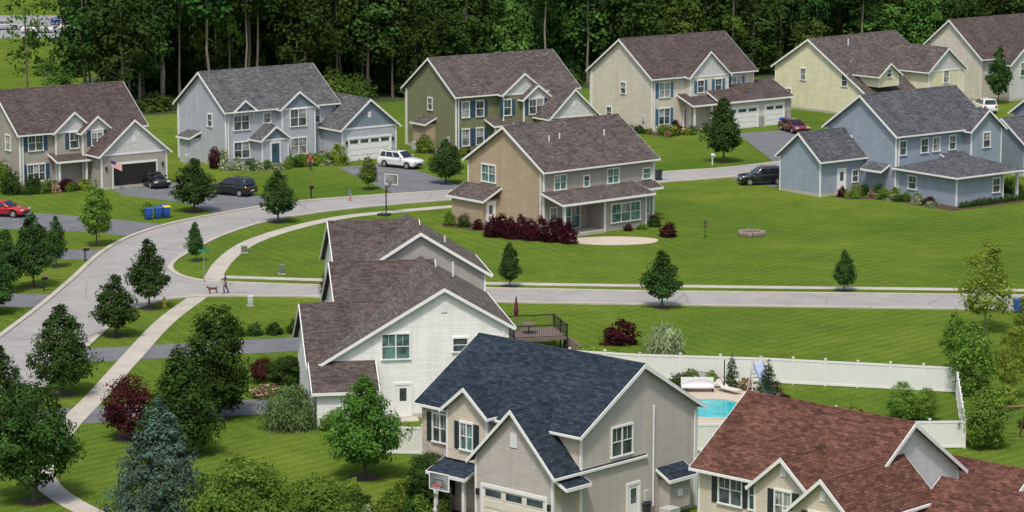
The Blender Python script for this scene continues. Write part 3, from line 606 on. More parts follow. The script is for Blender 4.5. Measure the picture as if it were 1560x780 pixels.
P['grass']=mesh_tree('ornamental_grass',1.8,2.6,.2,dome,40,3200,.32,76,'leaf_pale',tr=0,cr=.15,hang=.9,asp=6)
def put(key,x,y,h,w,name=None,parent=None,mul=False):
    me=P[key]; o=bpy.data.objects.new(name or me.name.split('.')[0],me); coll.objects.link(o)
    o.location=(x,y,0); o.scale=(w/me['W'],w/me['W']*random.uniform(.92,1.08),h/me['H']); o.rotation_euler=(0,0,random.random()*6.28)
    if parent: o.parent=parent
    if mul: sheet('mulch_bed',ell(x,y,mul,mul,16,.05,int(x*7)),.010,'mulch')
    return o
for a in [('pear0',-28,229,5.6,3.3,.8),('pear1',-29.2,218.2,4.8,3.5,.8),('conbig',-30.2,198.4,6.3,4.7,1),('pear2',-26.6,250.2,3.5,1.7,.5),('pear0',-21.2,270.7,4.9,3.6,.7),
  ('pear1',-29.5,277,5.2,4.4,.9),('pearlt',-36,258,5.8,3.1,.6),('pear2',-38.4,238.2,6.2,3.6,.8),('pear0',-37.9,247.3,4.4,2.0,.5),('pear1',-40.2,236,5.2,3.2,.6),('pear2',-39.6,227,4.4,3.4,.6),
  ('maple0',-27.6,169.6,7.2,5.4,1),('spruce',-19.6,163.7,7.7,6.6,1.2),('conbig2',-20.4,181.2,7.2,5.6,1.2),('poplar',-19.1,191.1,7.6,4.8,1),('burg',-24,185.4,4.2,3.8,1),
  ('mapmid',-8.8,175.4,6.3,5.0,1),('bright',-14.8,159.6,5.0,6.5,0),('bright',-10.6,158.0,4.3,5.2,0),('weep',-14.2,188.3,2.9,4.2,1.4),('maple1',-15.2,200.5,2.2,3.4,0),
  ('conbig',-32.3,186,6.0,3.8,.8),('pear1',-6.5,294.5,4.6,3.6,.6),('pearlt',-14,290.6,3.5,2.1,.5),('pear2',-.2,238,3.8,1.8,.5),('pear0',11.6,229.4,4.6,3.0,.7),('pear1',26.5,236.5,3.4,2.0,.5),
  ('pear2',21.9,309.8,7,4.3,.8),('pear0',58.3,360,7,3.2,0),('lt',35.1,220,7.4,4.6,0),('lt',36.2,208,5.6,3,0),('lt2',30.9,198,5.2,3.4,0),('lt',33.2,197,5.4,2.6,0),('lt2',29.4,183,4,3.2,0),
  ('conif',14.9,200.2,2.5,1.3,0),('conif',17,196,3.0,2.2,0),('maple1',-4.5,168.2,3.3,3.4,0),('lt',43,294,5,1.4,0),('pearlt',30.8,206,4.4,2.2,0)]:
    put(a[0],a[1],a[2],a[3],a[4],None,None,a[5] or False)
put('burg',-14,228.6,3.3,1.7,'plum_tree')
put('lt2',25.2,190.6,2.6,2.4);put('lt2',26.7,190.2,2.3,2.0)
S=[('grass',11,212.5,2.1,2.9),('sh_r',7.9,215.5,1.7,2.9),('sh_y',5.2,207.8,1.3,2.6),('sh_y',7.2,207.2,1.2,2.4),('sh_y',9.0,206.6,1.1,2.2),('sh_r',13.8,262.7,1.3,1.7),
 ('sh_w',-14,196.5,1.0,2.0),('sh_p',-16.3,197.6,.9,2.6),('sh_g',-9.6,186.2,1.6,2.2),('sh_l',-11.3,187.8,1.3,1.8),('sh_r',-15,203,1.0,1.6),('burg',-17,202,1.8,2.2),
 ('sh_g',-16,219.6,1,1.7),('sh_g',-17.6,219,.9,1.5),('sh_l',-14.5,220.6,1,1.4),('sh_g',-19,218.6,.9,1.4),('sh_g',-20.2,218.2,.8,1.2),('sh_p',15.8,199.5,.9,1.4),('sh_r',18,194,.9,1.4),('sh_l',18.6,192,1,1.5),('sh_g',11.5,200.5,1,1.8),('sh_y',22.2,191.2,.9,1.6),
 ('sh_f',15.4,190.2,.8,1.5),('sh_p',17.6,197.8,1,1.4),('sh_l',12.2,201.4,1.1,1.6),('sh_g',18.4,190,.9,1.4),('sh_w',16.4,188.5,.8,1.4),('sh_y',13.6,201.6,.9,1.2),
 ('sh_l',-33.6,263.0+12,1.2,1.4),('sh_g',33.2,188.5,1,1.6),('sh_l',31.4,191.5,1.2,1.8),('sh_y',32.5,194,1.6,1.8)]
for i in range(9): S.append(('sh_r',-1.8+i*.85,262.6-i*.42+(.4 if i%2 else 0),1.9+.2*(i%2),1.6))
for i in range(16):
    S.append((random.choice(['sh_g','sh_l','sh_g','sh_l','sh_y','sh_w','sh_f']),-7.2+random.uniform(-2.2,3.4),166.5+random.uniform(-3.5,5),.7+random.random()*.6,1.1+random.random()*.9))
for k,x,y,h,w in S: put(k,x,y,h,w)
def bed(hb,pts,keys):
    for i,(x,y,h,w) in enumerate(pts):
        X,Y=hb.w(x,y); put(keys[i%len(keys)],X,Y,h*random.uniform(.85,1.2),w*random.uniform(.85,1.15))
def bedsheet(hb,pts): sheet('mulch_bed',[hb.w(*p) for p in pts],.009,'mulch')
def fillbed(hb,x0,x1,y0,y1,n,keys,seed):
    r=random.Random(seed)
    for i in range(n):
        X,Y=hb.w(x0+(x1-x0)*(i+.5)/n+r.uniform(-.2,.2),r.uniform(y0,y1)); put(r.choice(keys),X,Y,r.uniform(.5,1.2),r.uniform(.9,1.7))
allk=['sh_l','sh_g','sh_w','sh_g','sh_f','sh_y','sh_p','sh_r']
bedsheet(hA,[(0,-.1),(3.2,-.1),(3.2,-2.2),(-.8,-2.2),(-2.2,4),(-.1,4)]); bed(hA,[(-.9,2,2.6,2.6),(.6,-1.4,1.5,2.0),(2.4,-1.5,1.2,1.6),(4,-2.6,.9,1.2),(-1.4,-1,1.8,2.4)],['sh_l','sh_g','sh_w']); fillbed(hA,-.5,6.4,-2.8,-1.8,10,allk,1); fillbed(hA,-.5,3.2,-1.8,-.8,5,['sh_g','sh_l'],11)
bedsheet(hB,[(0,-.1),(11.4,-.1),(11.2,-5),(4,-3.6),(-1,-2)]); bed(hB,[(.6,-1.2,1.2,1.4),(2,-1.6,.9,1.6),(3.2,-2.7,.8,1.4),(7,-2.0,1.2,1.8),(8.6,-2.2,1,1.8),(10.2,-2.6,1.3,1.8),(6.4,-3.8,.7,1.4),(7.8,-4,.7,1.4),(9.3,-4.4,.7,1.4),(10.6,-4.7,2.1,2.4),(-.8,-1,2.2,1.5),(-.8,1,1,1.3),(1,-2.6,.6,1.3),(2.4,-3,.6,1.3)],['sh_w','sh_g','sh_l','sh_w','sh_y'])
fillbed(hB,.2,11,-4.4,-3,16,['sh_w','sh_l','sh_g','sh_w','sh_f'],2); fillbed(hB,6.8,11.2,-2.6,-1.2,7,['sh_g','sh_w','sh_l'],12); put('burg',*hB.w(-1.2,.2),2.4,1.6,'plum_tree')
bedsheet(hC,[(0,-.1),(8.8,-.1),(8.8,-3),(-1,-2.6),(-2.6,4),(-.1,4)]); bed(hC,[(-1.8,3.4,1.9,2.2),(-1.2,1.0,1.1,1.4),(.4,-1.6,1.1,1.5),(2,-1.8,1.2,1.6),(3.8,-2.4,1,1.6),(-1,-1.2,1.0,1.5)],['sh_l','sh_w','sh_g']); fillbed(hC,-1,8,-3,-1.6,10,allk,3)
bedsheet(hD,[(0,-.1),(7.5,-.1),(7.5,-3.5),(-1,-2.6),(-2,6),(-.1,6)]); bed(hD,[(-1,1,1,1.5),(-1,3,.8,1.4),(.4,-1.6,1,1.5),(2,-1.8,1.4,1.6),(3.6,-2.8,1,1.6),(5.4,-3.5,.7,1.2),(7,-4,.8,1.3),(1,-2.9,.7,1.3)],['sh_g','sh_w','sh_l','sh_r']); fillbed(hD,-1,7,-3.8,-2.2,11,allk,4); fillbed(hD,-1.4,-.6,-1,6,6,allk,9)
hG=Bld('garden_bed',(36.7,286),37.5); bed(hG,[(-1.0,-1,1,1.2),(-1.1,-2.6,.9,1.2),(-1.2,-4.2,1.1,1.4),(-1.2,-5.8,.9,1.2),(-1.2,1,1.2,1.4),(-2.4,2.8,1,1.4),(-3.6,1.8,.8,1.1)],['sh_y','sh_l','sh_w','sh_r','sh_g'])
bed(hG,[(.2+i*.75,-8.6,.6,.8) for i in range(12)],['sh_g']); bed(hG,[(9.4,-8.4,1,1.3),(10.2,-6.6,1.2,1.4),(10.6,-4.6,1.3,1.5),(12,-4,1.4,1.5)],['sh_l','sh_y','sh_g']); fillbed(hG,-1.9,-.8,-7,2,11,allk,5); fillbed(hG,-4.4,-.8,2.2,3.4,6,allk,6); fillbed(hG,9.6,13,-8,-3,9,allk,7)
sheet('mulch_bed',[hG.w(*p) for p in [(0,0),(-4.6,4),(-4.6,1.6),(-2,-.4),(-2,-9.6),(9.8,-9.6),(10.4,-8)]],.009,'mulch'); bpy.data.objects.remove(hG.e)
bed(hH,[(12,-1.4,.7,1.2),(10.6,-3,.7,1.2),(8.8,-3.4,.6,1.1),(-2.6,6,1.0,1.3),(-2.6,8,1.2,1.4),(-3,9.6,1.3,1.6),(7.2,-3.2,.6,1)],['sh_r','sh_g','sh_l']); bedsheet(hH,[(-.1,.0),(-.1,6),(-3,11),(-4,9),(-2.4,3),(-.8,-2.6),(.1,-2.6)])
bedsheet(hJ,[(.9,6.5),(.9,12.4),(-4.6,13),(-5.6,9),(-3,6.2)]); fillbed(hJ,-3.5,.3,9,12.5,6,allk,8)
put('lt2',*hE.w(-1.5,-1),2.4,2.2)
# forest
fr=bpy.data.objects.new('forest',None); coll.objects.link(fr)
edge=[(-80,352),(-44,352),(-14,366),(10,380),(34,393),(61,410),(110,432)]
def ey(x): return float(np.interp(x,[e[0] for e in edge],[e[1] for e in edge]))
rf=random.Random(3)
for row in range(7):
    x=-56
    while x<92:
        xx=x+rf.uniform(-1.6,1.6); yy=ey(xx)+row*5.5+rf.uniform(-2,2)
        left=xx<-12
        if left: k=rf.choice(['slim0','slim0','slim1','slim0','for2']) if row<3 else rf.choice(['for0','for1','for1','for2','slim1'])
        else: k=rf.choice(['for0','for1','fcon','slim0','forlt','slim1','for2','slim0']) if row<3 else rf.choice(['for0','for1','for2','fcon'])
        if xx<-48 and (row>2 or rf.random()<.5): x+=5; continue
        h=rf.uniform(13,19) if 'slim' not in k else rf.uniform(18,25)
        if k=='forlt': h=rf.uniform(7,12)
        put(k,xx,yy,h,rf.uniform(6.5,10) if 'slim' not in k else rf.uniform(4.5,7),'forest_tree',fr)
        x+=rf.uniform(4.6,7) if not (left and row<3) else rf.uniform(2.8,4.4)
for i in range(45):
    xx=rf.uniform(-50,92); put('under',xx,ey(xx)-1.5+rf.uniform(-1,5),rf.uniform(1.8,4.2),rf.uniform(3,6.5),'underbrush',fr)
for i in range(60):
    xx=rf.uniform(-48,80); put('underd',xx,ey(xx)+rf.uniform(6,26),rf.uniform(4,8),rf.uniform(6,9),'underbrush',fr)
for i in range(10): put('under',rf.uniform(-62,-48),rf.uniform(375,425),rf.uniform(1.5,3),rf.uniform(3,6),'underbrush',fr)

# ------------------------------------------------------------ fences
def fence(P_,name='white_vinyl_fence',h=1.75):
    b=Bld(name,(0,0)); 
    for (x0,y0),(x1,y1) in zip(P_[:-1],P_[1:]):
        L=math.hypot(x1-x0,y1-y0); n=max(1,round(L/2.4)); ux,uy=(x1-x0)/L,(y1-y0)/L; nx,ny=-uy,ux
        def ob(part,a,e,hw,z0,z1):
            V=[]
            for z in (z0,z1):
                for t,s in ((a,-1),(e,-1),(e,1),(a,1)): V.append((x0+ux*t+nx*hw*s,y0+uy*t+ny*hw*s,z))
            b.add(part,'vinyl',V,[(0,1,2,3),(4,5,6,7),(0,1,5,4),(1,2,6,5),(2,3,7,6),(3,0,4,7)])
        for i in range(n+1):
            t=L*i/n; ob('posts',t-.065,t+.065,.065,0,h+.1); ob('post_caps',t-.09,t+.09,.09,h+.1,h+.16)
        for i in range(n):
            a=L*i/n+.065; e=L*(i+1)/n-.065
            ob('rails',a,e,.045,h-.14,h); ob('rails',a,e,.045,.05,.2)
            k=14
            for j in range(k): ob('pickets',a+(e-a)*j/k+.004,a+(e-a)*(j+1)/k-.004,.02,.2,h-.14)
    b.finish()
fence([(4,204.6),(8.8,203.2),(17,202),(29.9,198.8),(28.1,182.8),(23.7,182.6),(11.4,181.9),(5,181.6)])
fence([(-8.2,181.3),(-2.8,180.8)])
# ------------------------------------------------------------ vehicles
def car(name,loc,yaw,col,kind='suv'):
    b=Bld(name,loc,yaw); H=1.72 if kind=='suv' else 1.42; Lh=2.35; zb=1.08 if kind=='suv' else .93; Wd=.93
    arch=lambda cx:[(cx-.40*math.cos(t),.33+.40*math.sin(t)) for t in [math.pi*i/8 for i in range(9)]]
    prof=[(-Lh+.03,.32)]+arch(-1.42)+arch(1.42)+[(Lh-.08,.3),(Lh,.55),(Lh-.03,.78),(Lh-.25,zb-.14),(1.05,zb),(-2.1,zb+.02),(-Lh+.02,zb-.15),(-Lh,.6)]
    b.prism('body',col,prof,'y',-Wd,Wd)
    if kind=='suv': bx0,bx1,tx0,tx1=-2.22,1.05,-1.95,.25
    else: bx0,bx1,tx0,tx1=-1.9,1.1,-1.1,.25
    bw,tw=.88,.70
    B_=[(bx0,-bw,zb),(bx1,-bw,zb),(bx1,bw,zb),(bx0,bw,zb)]; T_=[(tx0,-tw,H),(tx1,-tw,H),(tx1,tw,H),(tx0,tw,H)]
    b.add('cabin',col,B_+T_,[(0,1,2,3),(4,5,6,7),(0,1,5,4),(1,2,6,5),(2,3,7,6),(3,0,4,7)])
    def panel(i,j,u0,u1,v0,v1,mat='car_glass'):
        P0,P1,P2,P3=[Vector(q) for q in (B_[i],B_[j],T_[j],T_[i])]; n=(P1-P0).cross(P3-P0).normalized(); c=Vector((0,0,1.3)); 
        if n.dot((P0+P2)/2-c)<0: n=-n
        def q(u,v): return tuple((P0.lerp(P1,u)).lerp(P3.lerp(P2,u),v)+n*.012)
        b.add('windows',mat,[q(u0,v0),q(u1,v0),q(u1,v1),q(u0,v1)],[(0,1,2,3)])
    for i,j in ((0,1),(3,2)):
        for u0,u1 in ((.07,.28),(.31,.6),(.63,.92)): panel(i,j,u0,u1,.12,.86)
    panel(1,2,.06,.94,.08,.93); panel(3,0,.08,.92,.15,.88)
    for x in (-1.42,1.42):
        for y in (-1,1):
            b.cyl('tires','tire',(x,y*.70,.34),(x,y*.94,.34),.34,.34,18); b.cyl('rims','metal',(x,y*.93,.34),(x,y*.955,.34),.22,.20,10)
    for y in (-.68,.68):
        b.box('headlights','lamp_clear',Lh-.10,Lh+.012,y-.2,y+.2,.66,.80); b.box('tail_lights','lamp_red',-Lh-.012,-Lh+.1,y-.16,y+.16,.75,.98)
        b.box('mirrors',col,.62,.8,(y*1.36)-.12*(1 if y<0 else -1)-.1,(y*1.36)-.12*(1 if y<0 else -1)+.1,zb+.05,zb+.2)
    b.box('grille','black_metal',Lh-.02,Lh+.01,-.4,.4,.42,.62); b.box('bumper','black_metal',Lh-.02,Lh+.015,-.8,.8,.30,.38)
    if kind=='suv':
        for y in (-.6,.6): b.box('roof_rails','black_metal',-1.7,.1,y-.02,y+.02,H+.03,H+.07)
    b.box('licence_plate','vent_white',-Lh-.012,-Lh+.01,-.26,.26,.55,.68)
    b.finish({'body':.09,'cabin':.12})
car('red_car',(-46.8,274.5),-18,'car_red','sedan'); car('black_car',(-35.2,293.0),-60,'car_black','sedan'); car('black_suv',(-26.9,287.4),150,'car_black')
car('white_suv',(-11.4,306.0),-35,'car_white'); car('black_suv',(24.6,294.4),190,'car_black'); car('dark_red_car',(31.4,334.0),-70,'car_darkred','sedan'); car('white_car',(55.4,352),100,'car_white')
car('white_car',(-70.5,447),10,'car_white','sedan'); car('blue_car',(-68,460),10,'car_blue','sedan'); car('silver_car',(-76,452),10,'car_silver','sedan'); car('white_car',(-65,448),10,'car_white')
# ------------------------------------------------------------ bins, mailboxes, furniture
def bin_(loc,yaw,body,lid):
    b=Bld('trash_bin',loc,yaw)
    V=[(-.25,-.28,.08),(.25,-.28,.08),(.25,.28,.08),(-.25,.28,.08),(-.31,-.36,1.0),(.31,-.36,1.0),(.31,.36,1.0),(-.31,.36,1.0)]
    b.add('bin_body',body,V,[(0,1,2,3),(4,5,6,7),(0,1,5,4),(1,2,6,5),(2,3,7,6),(3,0,4,7)])
    b.prism('lid',lid,[(-.40,1.003),(.38,1.003),(.38,1.06),(.1,1.12),(-.36,1.08)],'x',-.34,.34); b.cyl('handle',body,(-.26,.42,.96),(.26,.42,.96),.025,.025,8)
    for x in (-.29,.29): b.cyl('wheel','tire',(x-.03,.28,.1),(x+.03,.28,.1),.1,.1,12)
    b.finish({'bin_body':.03})
for x,y,l in ((-33.2,272.4,'bin_blue'),(-32.4,272.9,'bin_blue'),(-31.7,273.5,'bin_yellow'),(30.6,338.0,'bin_blue'),(38.8,227.3,'bin_blue'),(6.6,164.8,'bin_yellow'),(14.5,297.0,'bin_dark'),(-32.0,274.2,'bin_blue')):
    bin_((x,y),20 if x<0 else -40,'bin_blue' if l!='bin_dark' and x!=6.6 else 'bin_dark',l)
bin_((7.4,165.4),40,'bin_dark','bin_dark')
def mailbox(loc,yaw,mat):
    b=Bld('mailbox',loc,yaw); b.box('post',mat,-.05,.05,-.05,.05,0,1.05); b.box('arm',mat,-.04,.04,-.35,.2,.9,.98)
    poly=[(-.1,1.0),(.1,1.0)]+[(.1*math.cos(t),1.12+.1*math.sin(t)) for t in [math.pi*i/8 for i in range(9)]]
    b.prism('box',mat,poly,'y',-.38,.12); b.box('flag','flag_red',.103,.115,-.1,.02,1.1,1.3); b.finish()
for l,y,m in (((-19.2,285.4),40,'black_metal'),((-37.3,236.6),90,'black_metal'),((20.6,307.6),30,'trim'),((-35.9,250.2),90,'black_metal'),((-31.0,207.2),-90,'vent_white'),((-29.9,193.8),-90,'black_metal')): mailbox(l,y,m)
def util(loc,mat,w=.8,h=.8):
    b=Bld('utility_box',loc,10); b.box('pad','concrete',-w*.65,w*.65,-w*.65,w*.65,0,.08); b.box('cabinet',mat,-w/2,w/2,-w/2,w/2,.08,h)
    b.prism('lid',mat,[(-w*.54,h+.003),(w*.54,h+.003),(w*.54,h+.05),(0,h+.12),(-w*.54,h+.05)],'x',-w*.54,w*.54); b.finish({'cabinet':.03})
util((-18.9,244.2),'util_green',.45,.7); util((-20.3,230.2),'util_gray',.4,.7); util((-22.9,254.5),'util_green',.5,.5)
b=Bld('fire_hydrant',(-26.9,229.6)); b.cyl('barrel','hydrant_yellow',(0,0,0),(0,0,.62),.13,.12,14); b.cyl('base_flange','hydrant_yellow',(0,0,.02),(0,0,.08),.19,.19,14); b.cyl('bonnet','hydrant_yellow',(0,0,.62),(0,0,.78),.16,.05,14); b.cyl('cap','hydrant_yellow',(0,0,.78),(0,0,.84),.04,.03,8)
b.cyl('side_nozzle','hydrant_yellow',(-.24,0,.45),(.24,0,.45),.06,.06,10); b.cyl('pumper_nozzle','hydrant_yellow',(0,-.24,.42),(0,0,.42),.08,.08,10); b.finish()
b=Bld('street_sign',(-24.9,240.4),0); b.cyl('pole','metal',(0,0,0),(0,0,2.75),.035,.035,8); b.box('name_blade','sign_green',-.45,.45,-.012,.012,2.5,2.72); b.box('cross_blade','sign_green',-.012,.012,-.45,.45,2.76,2.98); b.finish()
def hoop(loc,yaw,clear=True):
    b=Bld('basketball_hoop',loc,yaw); b.cyl('pole','black_metal',(0,0,0),(0,0,2.7),.06,.06,10); b.cyl('arm','black_metal',(0,0,2.5),(0,-.9,3.0),.04,.04,8); b.cyl('arm','black_metal',(0,0,2.1),(0,-.9,2.8),.04,.04,8)
    b.box('backboard','glass_blind',-.68,.68,-.95,-.92,2.75,3.65)
    for q in ((-.72,.72,2.71,2.76),(-.72,.72,3.64,3.69),(-.72,-.67,2.76,3.64),(.67,.72,2.76,3.64)): b.box('frame','trim',q[0],q[1],-.97,-.9,q[2],q[3])
    for q in ((-.3,.3,2.9,2.93),(-.3,.3,3.3,3.33),(-.3,-.27,2.932,3.298),(.27,.3,2.932,3.298)): b.box('target_square','black_metal',q[0],q[1],-.962,-.952,q[2],q[3])
    n=16
    for i in range(n):
        a,c=2*math.pi*i/n,2*math.pi*(i+1)/n; b.cyl('rim','flag_red',(.23*math.cos(a),-1.2+.23*math.sin(a),3.05),(.23*math.cos(c),-1.2+.23*math.sin(c),3.05),.018,.018,5)
        if i%2==0: b.cyl('net','vent_white',(.23*math.cos(a),-1.2+.23*math.sin(a),3.05),(.12*math.cos(c),-1.2+.12*math.sin(c),2.65),.008,.008,4)
    b.box('base','bin_dark',-.5,.5,-.1,.8,0,.2); b.finish()
hoop((-11.6,275.0),150); hoop((-3.4,162.2),-40)
b=Bld('flag',hA.w(7.6,-4.2)); b.cyl('pole','metal',(0,0,0.0),(0,0,3.0),.03,.03,8)
for i in range(13):
    z0=2.3+i*.05; xs=[i2*.12 for i2 in range(10)]
    V=[];F=[]
    for x in xs: yy=.08*math.sin(x*5); V+=[(x+.03,yy,z0-x*.4),(x+.03,yy,z0+.05-x*.4)]
    F=[(2*j,2*j+2,2*j+3,2*j+1) for j in range(9)]; b.add('stripes_r' if i%2==0 else 'stripes_w','flag_red' if i%2==0 else 'flag_white',V,F)
V=[]
for x in [j*.12 for j in range(5)]: yy=.08*math.sin(x*5)-.012; V+=[(x+.03,yy,2.65-x*.4),(x+.03,yy,2.95-x*.4)]
b.add('canton','flag_blue',V,[(2*j,2*j+2,2*j+3,2*j+1) for j in range(4)]); b.finish()
P_=ell(13.3,193.6,2.1,3.3,36,.1,3); sheet('swimming_pool',P_,.07,'pool_water')
ribbon('pool_coping',P_+[P_[0],P_[1]],.35,.06,'patio_concrete',.07)
b=Bld('pool_slide',(16.4,197.6),200)
for i in range(8):
    t0,t1=i/8,(i+1)/8; z=lambda t:1.9*(1-t)**1.3+.35
    V=[(-.35,2.6*t0,z(t0)),(.35,2.6*t0,z(t0)),(.35,2.6*t1,z(t1)),(-.35,2.6*t1,z(t1))]; V+=[(x,y,zz+.3) for x,y,zz in V]
    b.add('chute','slide_blue',V,[(0,1,2,3),(0,4,7,3),(1,5,6,2)])
for x in (-.35,.35): b.cyl('leg','vent_white',(x,0,0),(x,0,2.7),.04,.04,8); b.cyl('leg','vent_white',(x,-.9,0),(x,0,2.2),.04,.04,8)
for i in range(6): b.cyl('rung','vent_white',(-.35,-.85+.14*i,.25+.32*i),(.35,-.85+.14*i,.25+.32*i),.03,.03,6)
b.finish()
b=Bld('shade_canopy',(12.6,199)); 
for i in range(10):
    t0,t1=math.pi*i/10,math.pi*(i+1)/10; b.cyl('arch','black_metal',(-1.7*math.cos(t0),0,.4+1.0*math.sin(t0)),(-1.7*math.cos(t1),0,.4+1.0*math.sin(t1)),.03,.03,6)
b.cyl('post','black_metal',(1.7,0,0),(1.7,0,2.2),.04,.04,8); b.box('seat','vent_white',-1.2,1.0,-.4,.4,.35,.45); b.box('seat_back','vent_white',-1.2,1.0,.36,.44,.45,.95)
for x in (-1.1,.9):
    for y in (-.35,.35): b.cyl('seat_leg','black_metal',(x,y,0),(x,y,.35),.03,.03,6)
b.finish()
def lounge(loc,yaw):
    b=Bld('pool_lounge_chair',loc,yaw); b.box('seat','trim_cream',-.3,.3,-.9,.4,.3,.38); b.prism('backrest','trim_cream',[(.4,.31),(1.0,.75),(.97,.82),(.4,.38)],'x',-.3,.3)
    for x in (-.26,.26):
        for y in (-.8,.3): b.cyl('leg','metal',(x,y,0),(x,y,.3),.02,.02,6)
    b.finish()
lounge((14.6,198.6),40); lounge((16,199.6),60); lounge((13.4,200.2),90)
b=Bld('deck',(1.6,213.5),13); b.box('floor','deck_wood',-2,2,-2,2,1.0,1.15)
for x in (-1.95,1.95):
    for y in (-1.95,0,1.95): b.box('post','black_metal',x-.05,x+.05,y-.05,y+.05,0,2.15)
for y in (-1.95,1.95):
    b.box('rail','black_metal',-1.9,1.9,y-.03,y+.03,2.05,2.12); b.box('rail','black_metal',-1.9,1.9,y-.02,y+.02,1.25,1.29)
    for i in range(24): b.box('baluster','black_metal',-1.85+i*.16,-1.83+i*.16,y-.01,y+.01,1.29,2.05)
for x in (-1.95,1.95):
    b.box('rail','black_metal',x-.03,x+.03,-1.9,1.9,2.053,2.123); b.box('rail','black_metal',x-.02,x+.02,-1.9,1.9,1.253,1.293)
    for i in range(24): b.box('baluster','black_metal',x-.01,x+.01,-1.85+i*.16,-1.83+i*.16,1.293,2.053)
for i in range(5): b.box('stairs','deck_wood',2.05+i*.28,2.33+i*.28,-1.6,-.4,.0,1.0-.2*i)
b.finish()
b=Bld('patio_table',(1.2,213.5,1.15)); b.cyl('top','deck_wood',(0,0,.7),(0,0,.75),.6,.6,20); b.cyl('leg','black_metal',(0,0,0),(0,0,.7),.05,.05,8); b.finish()
b=Bld('patio_umbrella',(.3,214.2,1.15)); b.cyl('pole','wood',(0,0,0),(0,0,2.6),.03,.03,8); b.cyl('closed_canopy','red_cloth',(0,0,1.1),(0,0,1.5),.12,.19,10); b.cyl('closed_canopy','red_cloth',(0,0,1.5),(0,0,2.55),.19,.04,10); b.finish()
b=Bld('fire_pit',(21.2,263.6))
rr=random.Random(5)
for i in range(14):
    a=2*math.pi*i/14; cx,cy=1.0*math.cos(a),1.0*math.sin(a); q=.24
    V=[(cx+q*rr.uniform(.7,1.1)*sx,cy+q*rr.uniform(.7,1.1)*sy,z*rr.uniform(.85,1.1)) for z in (0,.42) for sx,sy in ((-1,-1),(1,-1),(1,1),(-1,1))]
    b.add('stones','rock',V,[(0,1,2,3),(4,5,6,7),(0,1,5,4),(1,2,6,5),(2,3,7,6),(3,0,4,7)])
b.finish({'stones':.06}); sheet('fire_pit_ash',ell(21.2,263.6,.8,.8),.012,'mulch')
b=Bld('bird_feeder',(17,262.2)); b.cyl('pole','black_metal',(0,0,0),(0,0,1.6),.03,.03,6); b.cyl('feeder','wood',(0,0,1.1),(0,0,1.4),.12,.12,8); b.cyl('cap','black_metal',(0,0,1.4),(0,0,1.6),.2,.02,8); b.cyl('tray','black_metal',(0,0,1.05),(0,0,1.1),.2,.2,8); b.finish()
b=Bld('swing_set',(30.9,184.6),15)
for x in (-1.4,1.4):
    for s in (-1,1): b.cyl('frame','wood',(x,s*.9,0),(x,0,2.2),.07,.07,8)
b.cyl('beam','wood',(-1.7,0,2.2),(1.7,0,2.2),.07,.07,8)
for x in (-.7,.5):
    for s in (-.2,.2): b.cyl('chain','metal',(x+s,0,2.2),(x+s,0,.5),.012,.012,5)
    b.box('seat','black_metal',x-.25,x+.25,-.1,.1,.47,.5)
b.prism('slide','slide_blue',[(0,1.5),(-2.2,.15),(-2.2,.08),(0,1.4)],'y',1.0,1.5) if False else b.add('slide','bin_yellow',[(1.45,-.2,1.4),(1.45,.3,1.4),(3.2,.3,.1),(3.2,-.2,.1),(1.45,-.2,1.6),(1.45,.3,1.6),(3.2,.3,.3),(3.2,-.2,.3)],[(0,1,2,3),(0,4,7,3),(1,5,6,2)])
b.finish()
